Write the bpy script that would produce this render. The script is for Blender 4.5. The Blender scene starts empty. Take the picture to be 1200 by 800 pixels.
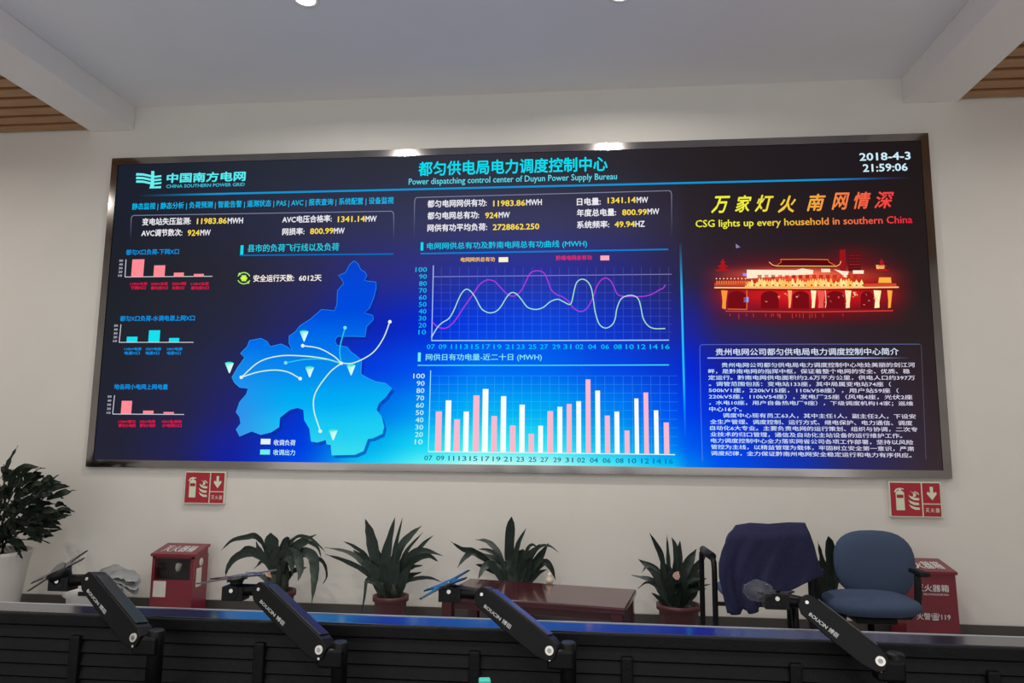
import bpy, bmesh, math, random
from mathutils import Vector, Matrix
from mathutils.geometry import tessellate_polygon
R_ = random.Random(7)
C = bpy.context.scene.collection
SC = bpy.context.scene

# ------------------------------------------------------------------ camera
CAM = Vector((0.678, -5.404, 1.37)); YAW, PITCH, ROLL, FPX = -0.101154, 0.133983, 0.009389, 853.142
_f = Vector((math.sin(YAW)*math.cos(PITCH), math.cos(YAW)*math.cos(PITCH), math.sin(PITCH)))
_r0 = Vector((math.cos(YAW), -math.sin(YAW), 0)); _u0 = _r0.cross(_f)
_r = _r0*math.cos(ROLL) + _u0*math.sin(ROLL); _u = _u0*math.cos(ROLL) - _r0*math.sin(ROLL)
cd = bpy.data.cameras.new('camera'); cam = bpy.data.objects.new('camera', cd); C.objects.link(cam)
cd.sensor_width = 36; cd.lens = FPX*36/1200; cd.clip_start = .05
cam.matrix_world = Matrix(((_r.x, _u.x, -_f.x, CAM.x), (_r.y, _u.y, -_f.y, CAM.y), (_r.z, _u.z, -_f.z, CAM.z), (0, 0, 0, 1)))
SC.camera = cam

# ------------------------------------------------------------------ light and exposure
SC.view_settings.view_transform = 'Standard'; SC.view_settings.look = 'None'
SC.view_settings.exposure = 0; SC.view_settings.gamma = 1; SC.view_settings.use_curve_mapping = False
WORLD_STRENGTH = 1.2; WORLD_COLOR = (1.0, .985, .97)
LAMP_POWER, LAMP_POWER_BEHIND = 30.0, 22.0; LAMP_COLOR = (1.0, .95, .87)
SCREEN_GAIN = 1.0
w = bpy.data.worlds.new('world'); SC.world = w; w.use_nodes = True
bgn = w.node_tree.nodes['Background']; bgn.inputs[0].default_value = (*WORLD_COLOR, 1); bgn.inputs[1].default_value = WORLD_STRENGTH

# ------------------------------------------------------------------ view rays: a photograph pixel at a chosen depth or height
def ray(px, py): return _r*((px-600)/FPX) - _u*((py-400)/FPX) + _f
def aty(px, py, Y):
    d = ray(px, py); return CAM + d*((Y-CAM.y)/d.y)
def atz(px, py, Z):
    d = ray(px, py); return CAM + d*((Z-CAM.z)/d.z)
def pscale(Y): return (Y-CAM.y)/FPX            # metres per pixel at depth Y (approx)

# ------------------------------------------------------------------ materials
def lin(c): return tuple(((v/255)/12.92 if v/255 <= .04045 else ((v/255+.055)/1.055)**2.4) for v in c)
MAT = {}
def mat(name, col, rough=.5, metal=0, spec=.5, noise=0, nscale=8, bump=0, bscale=60, stretch=None, coat=0, trans=0, ior=1.45, sheen=0, alpha=1):
    m = bpy.data.materials.new(name); m.use_nodes = True; MAT[name] = m
    nt = m.node_tree; b = nt.nodes['Principled BSDF']
    b.inputs['Base Color'].default_value = (*col, 1); b.inputs['Roughness'].default_value = rough
    b.inputs['Metallic'].default_value = metal; b.inputs['Specular IOR Level'].default_value = spec
    b.inputs['Coat Weight'].default_value = coat; b.inputs['Transmission Weight'].default_value = trans; b.inputs['IOR'].default_value = ior
    b.inputs['Sheen Weight'].default_value = sheen; b.inputs['Alpha'].default_value = alpha
    tc = nt.nodes.new('ShaderNodeTexCoord'); src = tc.outputs['Object']
    if stretch:
        mp = nt.nodes.new('ShaderNodeMapping'); mp.inputs['Scale'].default_value = stretch
        nt.links.new(src, mp.inputs[0]); src = mp.outputs[0]
    if noise:
        n = nt.nodes.new('ShaderNodeTexNoise'); n.inputs['Scale'].default_value = nscale; n.inputs['Detail'].default_value = 4
        nt.links.new(src, n.inputs['Vector'])
        mx = nt.nodes.new('ShaderNodeMix'); mx.data_type = 'RGBA'
        mx.inputs[6].default_value = tuple(max(0, v*(1-noise)) for v in col)+(1,); mx.inputs[7].default_value = tuple(min(1, v*(1+noise)) for v in col)+(1,)
        nt.links.new(n.outputs['Fac'], mx.inputs[0]); nt.links.new(mx.outputs[2], b.inputs['Base Color'])
    if bump:
        n = nt.nodes.new('ShaderNodeTexNoise'); n.inputs['Scale'].default_value = bscale; n.inputs['Detail'].default_value = 3
        nt.links.new(src, n.inputs['Vector'])
        bp = nt.nodes.new('ShaderNodeBump'); bp.inputs['Strength'].default_value = bump; bp.inputs['Distance'].default_value = .01
        nt.links.new(n.outputs['Fac'], bp.inputs['Height']); nt.links.new(bp.outputs[0], b.inputs['Normal'])
    return m
mat('wall_paint', (.71, .685, .64), .75, noise=.04, nscale=3, bump=.06, bscale=120)
mat('ceiling_paint', (.82, .81, .82), .8, noise=.03, nscale=2)
mat('beam_paint', (.83, .79, .77), .8, noise=.03, nscale=2)
mat('wood_slat', (.36, .185, .085), .5, noise=.35, nscale=5, stretch=(1, 14, 14))
mat('floor_tile', (.42, .43, .45), .25, noise=.08, nscale=3)
mat('baseboard_dark', (.06, .054, .05), .4, noise=.15, nscale=6)
mat('steel', (.30, .28, .272), .115, metal=1, noise=.22, nscale=3, stretch=(1, 1, 1))
mat('panel_black', (.0065, .007, .0078), .5, spec=.2, noise=.3, nscale=30, bump=.15, bscale=200)
mat('console_top', (.016, .016, .03), .10, spec=1.0, noise=.2, nscale=20)
mat('trim_light', (.55, .55, .58), .3, metal=.6)
mat('black_metal', (.005, .005, .006), .42, spec=.22, noise=.2, nscale=25)
mat('black_gloss', (.02, .02, .024), .16, spec=.9)
mat('black_plastic', (.006, .006, .007), .5, spec=.3, noise=.2, nscale=30)
mat('silver', (.75, .74, .70), .3, metal=.8)
mat('white_ink', (.68, .68, .68), .6)
mat('red_paint', (.17, .010, .022), .32, noise=.12, nscale=6, coat=.2)
mat('red_paint_side', (.17, .010, .022), .32, noise=.12, nscale=6)
mat('box_dark', (.008, .008, .009), .6)
mat('clear_glass', (.9, .9, .9), .05, trans=1, ior=1.3)
mat('paper', (.62, .58, .53), .7, noise=.06, nscale=20)
mat('sign_red', (.40, .016, .035), .38)
mat('sign_cream', (.70, .74, .56), .5)
mat('sign_body', (.60, .60, .55), .5)
mat('leaf_deep', (.016, .026, .021), .42, spec=.45, noise=.5, nscale=14, bump=.1, bscale=40)
mat('leaf_mid', (.022, .036, .028), .42, spec=.45, noise=.5, nscale=12, bump=.1, bscale=40)
mat('leaf_bush', (.011, .019, .011), .5, spec=.35, noise=.5, nscale=12)
mat('leaf_dry', (.55, .30, .22), .7, noise=.2, nscale=30)
mat('stem_bark', (.028, .030, .020), .7, noise=.4, nscale=30, bump=.4, bscale=60)
mat('pot_terracotta', (.075, .016, .018), .5, noise=.15, nscale=12)
mat('pot_white', (.52, .49, .45), .35, noise=.03, nscale=5)
mat('soil', (.03, .022, .016), .95, noise=.5, nscale=50, bump=.8, bscale=60)
mat('table_wood', (.060, .011, .015), .13, spec=.5, noise=.35, nscale=4, stretch=(1.2, 14, 14), coat=.15)
mat('chair_fabric', (.054, .078, .135), .9, noise=.14, nscale=160, bump=.3, bscale=300, spec=.2)
mat('jacket_fabric', (.024, .025, .066), .9, spec=.15, noise=.25, nscale=60, bump=.25, bscale=160)
mat('porcelain', (.7, .6, .5), .3)
mat('bin_white', (.55, .54, .52), .4, noise=.04, nscale=8)
mat('bag_grey', (.30, .31, .31), .35, noise=.3, nscale=15)
mat('plastic_film', (.12, .12, .14), .07, spec=1.0, bump=.5, bscale=40, alpha=.3)
mat('turquoise', (.06, .55, .45), .45)
mat('pink_flower', (.6, .36, .33), .7)
def emat(name, col=None, strength=1):
    m = bpy.data.materials.new(name); m.use_nodes = True; MAT[name] = m; nt = m.node_tree
    nt.nodes.remove(nt.nodes['Principled BSDF']); e = nt.nodes.new('ShaderNodeEmission'); e.inputs[1].default_value = strength
    if col: e.inputs[0].default_value = (*col, 1)
    else:
        a = nt.nodes.new('ShaderNodeAttribute'); a.attribute_name = 'pixels'; nt.links.new(a.outputs['Color'], e.inputs[0])
    nt.links.new(e.outputs[0], nt.nodes['Material Output'].inputs[0])
emat('screen_pixels', None, SCREEN_GAIN)
emat('lamp_glow', (1, .97, .9), 9)

# ------------------------------------------------------------------ mesh collector
class MB:
    def __init__(s): s.v = []; s.f = []; s.mi = []; s.sm = []; s.mats = []; s.col = []
    def _m(s, m):
        if m not in s.mats: s.mats.append(m)
        return s.mats.index(m)
    def add(s, verts, faces, m, smooth=False, cols=None):
        o = len(s.v); k = s._m(m); s.v += [tuple(p) for p in verts]
        for f in faces: s.f.append([i+o for i in f]); s.mi.append(k); s.sm.append(smooth)
        if cols is not None: s.col += cols
        return s
    def box(s, a, b, m, M=None):
        (x0, y0, z0), (x1, y1, z1) = a, b
        vs = [Vector(p) for p in ((x0, y0, z0), (x1, y0, z0), (x1, y1, z0), (x0, y1, z0), (x0, y0, z1), (x1, y0, z1), (x1, y1, z1), (x0, y1, z1))]
        if M: vs = [M @ p for p in vs]
        return s.add(vs, [(0, 3, 2, 1), (4, 5, 6, 7), (0, 1, 5, 4), (1, 2, 6, 5), (2, 3, 7, 6), (3, 0, 4, 7)], m)
    def hexa(s, vs, m): return s.add(vs, [(0, 3, 2, 1), (4, 5, 6, 7), (0, 1, 5, 4), (1, 2, 6, 5), (2, 3, 7, 6), (3, 0, 4, 7)], m)
    def tube(s, pts, r, m, n=12, cap=True):
        pts = [Vector(p) for p in pts]; rs = r if isinstance(r, (list, tuple)) else [r]*len(pts)
        up = None; vs = []
        for i, p in enumerate(pts):
            t = (pts[min(i+1, len(pts)-1)]-pts[max(i-1, 0)]).normalized()
            if up is None: up = t.orthogonal().normalized()
            up = (up - t*up.dot(t)).normalized(); sd = t.cross(up)
            vs += [p + (up*math.cos(2*math.pi*k/n) + sd*math.sin(2*math.pi*k/n))*rs[i] for k in range(n)]
        fs = [(i*n+k, i*n+(k+1) % n, (i+1)*n+(k+1) % n, (i+1)*n+k) for i in range(len(pts)-1) for k in range(n)]
        s.add(vs, fs, m, True)
        if cap:
            L = len(pts)-1
            s.add(vs[:n], [tuple(range(n))[::-1]], m); s.add(vs[L*n:], [tuple(range(n))], m)
        return s
    def lathe(s, prof, m, c=(0, 0, 0), n=36, axis=None):
        c = Vector(c); M = axis.to_matrix().to_4x4() if axis else Matrix()
        vs = [c + M @ Vector((r*math.cos(2*math.pi*k/n), r*math.sin(2*math.pi*k/n), z)) for r, z in prof for k in range(n)]
        fs = [(i*n+k, i*n+(k+1) % n, (i+1)*n+(k+1) % n, (i+1)*n+k) for i in range(len(prof)-1) for k in range(n)]
        return s.add(vs, fs, m, True)
    def disc(s, c, r, nrm, m, n=24, th=0):
        c = Vector(c); nrm = Vector(nrm).normalized(); a = nrm.orthogonal().normalized(); b = nrm.cross(a)
        return s.tube([c, c+nrm*max(th, .0005)], r, m, n)
    def prism(s, poly, origin, ax, ay, depth, m):      # 2-D outline in the (ax, ay) plane, given thickness
        o = Vector(origin); ax = Vector(ax); ay = Vector(ay); nz = ax.cross(ay).normalized()*depth
        a = [o+ax*x+ay*y for x, y in poly]; b = [p+nz for p in a]; n = len(poly)
        tri = tessellate_polygon([[Vector((x, y, 0)) for x, y in poly]])
        s.add(a+b, [tuple(t) for t in tri]+[tuple(i+n for i in t[::-1]) for t in tri]+[(i, (i+1) % n, n+(i+1) % n, n+i) for i in range(n)], m)
        return s
    def build(s, name, parent=None, bevel=0, seg=2, subsurf=0, solid=0, fix=True):
        me = bpy.data.meshes.new(name); me.from_pydata(s.v, [], s.f)
        for m in s.mats: me.materials.append(MAT[m])
        me.polygons.foreach_set('material_index', s.mi); me.polygons.foreach_set('use_smooth', s.sm)
        if s.col:
            a = me.color_attributes.new('pixels', 'FLOAT_COLOR', 'POINT'); a.data.foreach_set('color', [x for c in s.col for x in (*c, 1)])
        elif fix:
            bm = bmesh.new(); bm.from_mesh(me); bmesh.ops.remove_doubles(bm, verts=bm.verts, dist=1e-5); bmesh.ops.recalc_face_normals(bm, faces=bm.faces); bm.to_mesh(me); bm.free()
        me.update()
        o = bpy.data.objects.new(name, me); C.objects.link(o)
        if parent: o.parent = parent; o.matrix_parent_inverse = Matrix.Translation(parent_loc(parent)).inverted()
        if solid: md = o.modifiers.new('solid', 'SOLIDIFY'); md.thickness = solid; md.offset = 0
        if subsurf: md = o.modifiers.new('sub', 'SUBSURF'); md.levels = md.render_levels = subsurf
        if bevel: md = o.modifiers.new('bevel', 'BEVEL'); md.width = bevel; md.segments = seg; md.limit_method = 'ANGLE'; md.angle_limit = .7
        return o
def parent_loc(p):                                      # parts keep world coordinates; only a thing's Empty is moved
    return Vector(p.location) if p.type == 'EMPTY' else Vector((0, 0, 0))
def tag(o, label=None, cat=None, group=None, kind=None):
    if label: o['label'] = label
    if cat: o['category'] = cat
    if group: o['group'] = group
    if kind: o['kind'] = kind
    return o
def thing(name, label, cat, loc=(0, 0, 0), group=None):
    o = bpy.data.objects.new(name, None); C.objects.link(o); o.location = loc; o.empty_display_size = .1
    return tag(o, label, cat, group)
def struct(mb, name, **k): return tag(mb.build(name, **k), kind='structure')
def rrect(x0, y0, x1, y1, r, n=5):
    out = []
    for cx, cy, a in ((x1-r, y1-r, 0), (x0+r, y1-r, 90), (x0+r, y0+r, 180), (x1-r, y0+r, 270)):
        out += [(cx+r*math.cos(math.radians(a+90*i/n)), cy+r*math.sin(math.radians(a+90*i/n))) for i in range(n+1)]
    return out
def spline(P, n=8):                                     # Catmull-Rom through points
    P = [Vector(p) for p in P]
    if len(P) == 2: return [P[0].lerp(P[1], i/n) for i in range(n+1)]
    Q = [P[0]*2-P[1]]+P+[P[-1]*2-P[-2]]; out = []
    for i in range(1, len(Q)-2):
        a, b, c, d = Q[i-1:i+3]
        for k in range(n):
            t = k/n; out.append(.5*((2*b)+(c-a)*t+(2*a-5*b+4*c-d)*t*t+(3*b-a-3*c+d)*t**3))
    return out+[P[-1]]

# font outlines to plain mesh data
_tc = bpy.data.curves.new('lettering', 'FONT'); _to = bpy.data.objects.new('lettering', _tc); C.objects.link(_to); _tc.resolution_u = 2
def glyphs(text, bold=0, shear=0, spacing=1):
    _tc.body = text; _tc.shear = shear; _tc.space_character = spacing
    bpy.context.view_layer.update()
    me = bpy.data.meshes.new_from_object(_to.evaluated_get(bpy.context.evaluated_depsgraph_get()))
    v0 = [(p.co.x, p.co.y) for p in me.vertices]; f0 = [tuple(p.vertices) for p in me.polygons]; bpy.data.meshes.remove(me)
    v = []; f = []                                       # heavier strokes: the same outline laid down again a hair to each side
    for dx, dy in (((-bold, -bold*.6), (bold, bold*.6)) if bold < .02 else ((-bold, 0), (bold, 0), (0, -bold), (0, bold))) if bold else ((0, 0),):
        n = len(v); v += [(x+dx, y+dy) for x, y in v0]; f += [tuple(i+n for i in t) for t in f0]
    x0 = min(p[0] for p in v); x1 = max(p[0] for p in v); y0 = min(p[1] for p in v); y1 = max(p[1] for p in v)
    return [((x-x0)/(x1-x0), (y-y0)/(y1-y0)) for x, y in v], f
def text_on(mb, text, o, ax, ay, m, bold=.01):          # lettering filling the rectangle o, o+ax, o+ay
    v, f = glyphs(text, min(bold, .019)); o = Vector(o); ax = Vector(ax); ay = Vector(ay); nz = ax.cross(ay).normalized()*.0004; h = len(v)//2
    mb.add([o+ax*x+ay*y+(nz if i >= h else nz*0) for i, (x, y) in enumerate(v)], f, m)

# ================================================================== THE ROOM
WY = .02                                                # wall plane; the screen front is Y = 0
XL, XR, YB, ZC, ZS = -5.6, 5.6, -9.0, 4.09, 3.90
struct(MB().box((XL, YB, -.1), (XR, WY+.1, 0), 'floor_tile'), 'floor')
struct(MB().box((XL, WY, 0), (XR, WY+.12, 4.4), 'wall_paint'), 'wall_back')
struct(MB().box((XL-.12, YB, 0), (XL, WY+.12, 4.4), 'wall_paint'), 'wall_left')
struct(MB().box((XR, YB, 0), (XR+.12, WY+.12, 4.4), 'wall_paint'), 'wall_right')
struct(MB().box((XL, YB, ZC), (XR, WY, ZC+.2), 'ceiling_paint'), 'ceiling')
struct(MB().box((-3.43, YB, ZS-.01), (-3.05, WY, ZC), 'beam_paint'), 'trim_1', bevel=.006)
struct(MB().box((3.05, YB, ZS-.01), (3.44, WY, ZC), 'beam_paint'), 'trim_2', bevel=.006)
struct(MB().box((XL, WY-.014, 0), (XR, WY, .16), 'baseboard_dark'), 'baseboard_back', bevel=.003)
for nm, a, b in (('ceiling_left', XL, -3.43), ('ceiling_right', 3.44, XR)):
    mb = MB(); y = WY-.02
    while y > YB+.2:
        mb.box((a, y-.105, ZS-.0), (b, y, ZS+.1), 'wood_slat'); y -= .15
    mb.box((a, YB, ZS+.1), (b, WY, ZS+.12), 'baseboard_dark')
    struct(mb, nm, bevel=.004)

# ================================================================== LED VIDEO WALL
def wallp(px, py, d=0): return aty(px, py, -d)
def wallX(px, Z):                                       # X on the screen plane under pixel column px at height Z
    y = 400
    for _ in range(5):
        p = aty(px, y, 0); y -= (Z-p.z)/pscale(0)*.98
    return aty(px, y, 0).x
BX = (130, 200, 270, 350, 430, 500, 560, 640, 720, 790, 805, 850, 930, 1000, 1100)
BY = (190, 260, 320, 380, 430, 480, 520, 547)
BG = [[(28,33,48),(30,35,48),(38,42,55),(42,46,58),(46,48,60),(48,50,62),(50,50,62),(48,46,55),(45,42,50),(40,35,40),(40,34,38),(38,32,35),(35,28,32),(33,26,30),(32,25,25)],
 [(30,33,45),(34,36,50),(40,42,60),(46,48,72),(50,52,84),(54,56,92),(56,58,95),(58,58,96),(56,54,85),(50,44,62),(45,38,48),(42,34,38),(40,30,34),(38,28,30),(36,28,28)],
 [(32,34,42),(36,38,46),(40,40,54),(44,44,80),(44,46,125),(46,48,135),(40,50,155),(44,50,155),(42,44,130),(44,40,85),(48,38,60),(46,34,50),(44,32,38),(42,30,34),(38,30,30)],
 [(34,36,44),(36,38,52),(38,40,66),(38,40,100),(16,36,175),(8,40,205),(8,60,225),(10,70,225),(16,50,195),(30,40,150),(30,36,150),(50,38,80),(52,38,52),(46,34,40),(42,34,34)],
 [(34,36,48),(38,40,60),(36,40,86),(20,40,170),(6,60,222),(0,80,238),(0,110,244),(0,100,240),(6,70,228),(10,50,205),(6,40,215),(26,32,150),(44,38,90),(48,38,56),(46,36,38)],
 [(36,36,50),(38,38,64),(34,36,110),(8,50,200),(0,110,232),(0,150,244),(0,180,248),(0,170,244),(0,130,242),(0,80,236),(0,60,235),(10,44,200),(30,40,140),(46,40,80),(50,40,42)],
 [(36,36,52),(36,36,80),(24,34,150),(0,60,222),(0,170,238),(20,215,244),(60,238,244),(40,226,244),(0,180,244),(0,120,242),(0,90,240),(4,60,225),(22,46,165),(44,40,90),(54,42,46)],
 [(38,38,54),(36,36,84),(16,32,165),(0,80,228),(20,205,244),(110,246,244),(205,252,244),(180,248,240),(80,234,244),(0,190,242),(0,130,240),(0,80,235),(16,52,180),(44,42,96),(56,44,48)]]  # display colours; the dark greys include reflected room light
def _seg(T, x):
    x = min(max(x, T[0]), T[-1])
    for i in range(len(T)-1):
        if x <= T[i+1]: t = (x-T[i])/(T[i+1]-T[i]); return i, t*t*(3-2*t)*.5+t*.5
def bg(px, py):
    i, u = _seg(BX, px); j, v = _seg(BY, py); o = []
    for k in range(3):
        a = BG[j][i][k]*(1-u)+BG[j][i+1][k]*u; b = BG[j+1][i][k]*(1-u)+BG[j+1][i+1][k]*u; o.append(a*(1-v)+b*v)
    return o
def mixc(a, b, t): return [a[k]*(1-t)+b[k]*t for k in range(3)]
class Scr(MB):                                          # picture content lying on the display face
    def __init__(s, layer): super().__init__(); s.y = -.0015*layer
    def at(s, px, py):
        p = aty(px, py, 0); return Vector((p.x, s.y, p.z))
    def poly(s, pts, col):
        c = col if callable(col) else (lambda x, y: col)
        tri = tessellate_polygon([[Vector((x, y, 0)) for x, y in pts]])
        s.add([s.at(*p) for p in pts], [tuple(t) for t in tri], 'screen_pixels', False, [lin(c(*p)) for p in pts])
    def rect(s, x0, y0, x1, y1, col):
        a = aty(x0, y0, 0); b = aty(x1, y1, 0)          # upright on the screen
        c = col if callable(col) else (lambda x, y: col)
        s.add([(a.x, s.y, a.z), (b.x, s.y, a.z), (b.x, s.y, b.z), (a.x, s.y, b.z)], [(0, 1, 2, 3)], 'screen_pixels', False, [lin(c(*p)) for p in ((x0, y0), (x1, y0), (x1, y1), (x0, y1))])
    def ribbon(s, pts, wpx, col, n=0):
        if n: pts = [(p.x, p.y) for p in spline([Vector((x, y, 0)) for x, y in pts], n)]
        c = col if callable(col) else (lambda x, y: col); vs = []; cs = []
        for i, (x, y) in enumerate(pts):
            a = pts[max(i-1, 0)]; b = pts[min(i+1, len(pts)-1)]; dx, dy = b[0]-a[0], b[1]-a[1]; L = math.hypot(dx, dy) or 1
            nx, ny = -dy/L*wpx/2, dx/L*wpx/2; vs += [s.at(x+nx, y+ny), s.at(x-nx, y-ny)]; cs += [lin(c(x, y))]*2
        s.add(vs, [(2*i, 2*i+1, 2*i+3, 2*i+2) for i in range(len(pts)-1)], 'screen_pixels', False, cs)
    def text(s, t, x0, x1, yc, h, col, bold=.012, shear=0):
        v, f = glyphs(t, bold, shear); p0 = aty(x0, yc, 0); Z = p0.z; X0 = p0.x; X1 = wallX(x1, Z); H = h*pscale(0)*(1+.02)
        # local scale: nearer on the right-hand side
        e = (aty(x0, yc-h/2, 0).z-aty(x0, yc+h/2, 0).z); H = e
        c = col if callable(col) else (lambda x, y: col)
        s.add([(X0+(X1-X0)*x, s.y, Z+(y-.5)*H) for x, y in v], f, 'screen_pixels', False, [lin(c(x0+(x1-x0)*x, yc)) for x, y in v])
    def dot(s, x, y, r, col, n=12): s.poly([(x+r*math.cos(2*math.pi*k/n), y+r*math.sin(2*math.pi*k/n)) for k in range(n)], col)

SW, SZ0, SZ1 = 3.2, 1.13, 3.639
led = thing('led_video_wall', 'wide LED video wall in a brushed steel frame showing a blue power grid dashboard', 'screen', (0, 0, SZ0))
mb = MB(); B = .056
for a, b, c, d in (((-SW, SZ1), (SW, SZ1), (SW-B, SZ1-B), (-SW+B, SZ1-B)), ((-SW, SZ0), (-SW, SZ1), (-SW+B, SZ1-B), (-SW+B, SZ0+B)),
                   ((SW, SZ0), (-SW, SZ0), (-SW+B, SZ0+B), (SW-B, SZ0+B)), ((SW, SZ1), (SW, SZ0), (SW-B, SZ0+B), (SW-B, SZ1-B))):
    mb.hexa([(a[0], WY, a[1]), (b[0], WY, b[1]), (c[0], WY, c[1]), (d[0], WY, d[1]), (a[0], -.012, a[1]), (b[0], -.012, b[1]), (c[0], -.012, c[1]), (d[0], -.012, d[1])], 'steel')
mb.build('steel_frame', led)
# display face
s = Scr(0); nx, nz = 130, 56; x0, x1, z0, z1 = -SW+B, SW-B, SZ0+B, SZ1-B
def pix(P):
    d = Vector(P)-CAM; wv = d.dot(_f); return 600+FPX*d.dot(_r)/wv, 400-FPX*d.dot(_u)/wv
vs = []; cs = []
for j in range(nz+1):
    for i in range(nx+1):
        P = (x0+(x1-x0)*i/nx, 0, z0+(z1-z0)*j/nz); vs.append(P); cs.append(lin(bg(*pix(P))))
s.add(vs, [(j*(nx+1)+i, j*(nx+1)+i+1, (j+1)*(nx+1)+i+1, (j+1)*(nx+1)+i) for j in range(nz) for i in range(nx)], 'screen_pixels', False, cs)
disp = s.build('display_panel', led)
CY = (30, 215, 235); BL = (0, 150, 235); WH = (240, 238, 244); YE = (255, 222, 70); LB = (0, 165, 240)
def fade(c, f): return lambda x, y: mixc(bg(x, y), c, max(0, min(1, f(x, y))))
# header
s = Scr(1)
G = lambda x, y: (120+x/5, 160+y/5)
LG = (110, 240, 240)
for yl in (222, 243, 264): s.poly([G(*p) for p in ((200, yl-8), (240, yl-6), (290, yl+5), (290, yl+17), (240, yl+7), (197, yl+6))], LG)
s.poly([G(*p) for p in ((287, 202), (305, 202), (303, 300), (278, 303), (280, 290), (286, 250))], LG)
for yl in (228, 248, 268): s.poly([G(*p) for p in ((304, yl+3), (346, yl-2), (346, yl+9), (304, yl+14))], LG)
s.poly([G(*p) for p in ((278, 294), (345, 290), (343, 303), (276, 304))], LG)
s.text('中国南方电网', 195.5, 288, 208.8, 11.6, (90, 235, 240), .03)
s.text('CHINA SOUTHERN POWER GRID', 195, 287, 218.4, 4, (60, 190, 215), .02)
s.text('都匀供电局电力调度控制中心', 490.5, 712, 198, 17, (0, 225, 245), .02)
s.text('Power dispatching control center of Duyun Power Supply Bureau', 479, 723, 214, 9.5, (90, 225, 240), .01)
s.text('2018-4-3', 1007, 1067, 184, 9.2, (205, 238, 250), .02); s.text('21:59:06', 1011, 1063.5, 197, 9.2, (205, 238, 250), .02)
s.ribbon([(165+18*i, 229.3-21*i/50*1.0) for i in range(51)], 2.2, lambda x, y: mixc(bg(x, y), mixc((10, 150, 215), (60, 40, 110), max(0, (x-960)/105)), min(1, (x-160)/90, (1075-x)/70)))
s.build('header_banner', disp)
# menu and readouts
s = Scr(2)
s.text('静态监视 | 静态分析 | 负荷预测 | 智能告警 | 遥测状态 | PAS | AVC | 报表查询 | 系统配置 | 设备监视', 155, 461.5, 242.6, 9, (0, 190, 245), .018)
def frame(x0, yt0, x1, yt1, ybot, c=(150, 160, 190)):
    fd = lambda yt: (lambda x, y: mixc(bg(x, y), c, max(0, 1-(y-yt)/(ybot-yt))*.8))
    s.ribbon([(x0+3+(x1-x0-6)*i/20, yt0+(yt1-yt0)*i/20) for i in range(21)], .9, lambda x, y: mixc(bg(x, y), c, .75))
    s.ribbon([(x0+3, yt0), (x0+1, yt0+1), (x0, yt0+4)]+[(x0-.09*k*(1 if x0 < 600 else .2), yt0+4+k*(ybot-yt0-4)/8) for k in range(1, 9)], .9, fd(yt0))
    s.ribbon([(x1-3, yt1), (x1-1, yt1+1), (x1, yt1+4)]+[(x1, yt1+4+k*(ybot-yt1-4)/8) for k in range(1, 9)], .9, fd(yt1))
frame(154, 252.5, 461.5, 247.5, 282); frame(486, 231.5, 787, 223.5, 280)
for t, xa, xb, yc, c, h in (('变电站失压监测:', 167, 224, 260, WH, 8.5), ('11983.86', 231, 266, 259.3, YE, 7), ('MWH', 267, 285, 258.8, WH, 7), ('AVC调节数次:', 166, 214, 273.2, WH, 8.5), ('924', 220, 234, 273, YE, 7), ('MW', 235, 247, 272.7, WH, 7),
    ('AVC电压合格率:', 331, 389, 257.3, WH, 8.5), ('1341.14', 396, 428, 257, YE, 7), ('MW', 428.5, 441.5, 256.6, WH, 7), ('网损率:', 331, 357, 271.5, WH, 8.5), ('800.99', 363.5, 391, 271, YE, 7), ('MW', 391.5, 404, 270.6, WH, 7),
    ('都匀电网网供有功:', 501, 570.5, 239, WH, 8.8), ('11983.86', 578, 615.5, 238.5, YE, 7), ('MWH', 616.5, 635, 237.3, WH, 7), ('都匀电网总有功:', 501, 561.5, 253, WH, 8.8), ('924', 568.5, 583.5, 252.5, YE, 7), ('MW', 584.5, 597.5, 252, WH, 7),
    ('网供有功平均负荷:', 501, 571, 267.2, WH, 8.8), ('2728862.250', 577.5, 632, 266.3, YE, 7), ('日电量:', 676, 704, 236.5, WH, 8.8), ('1341.14', 712, 745, 235, YE, 7), ('MW', 746, 759.5, 234.5, WH, 7), ('年度总电量:', 676, 722, 249.5, WH, 8.8),
    ('800.99', 729, 758, 249, YE, 7), ('MW', 758.7, 772.5, 248, WH, 7), ('系统频率:', 676, 714, 263.5, WH, 8.8), ('49.94', 720, 744, 263, YE, 7), ('HZ', 744.5, 755.5, 262.5, WH, 7)):
    s.text(t, xa, xb, yc, h, c, .022)
s.build('data_readout', disp)
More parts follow.
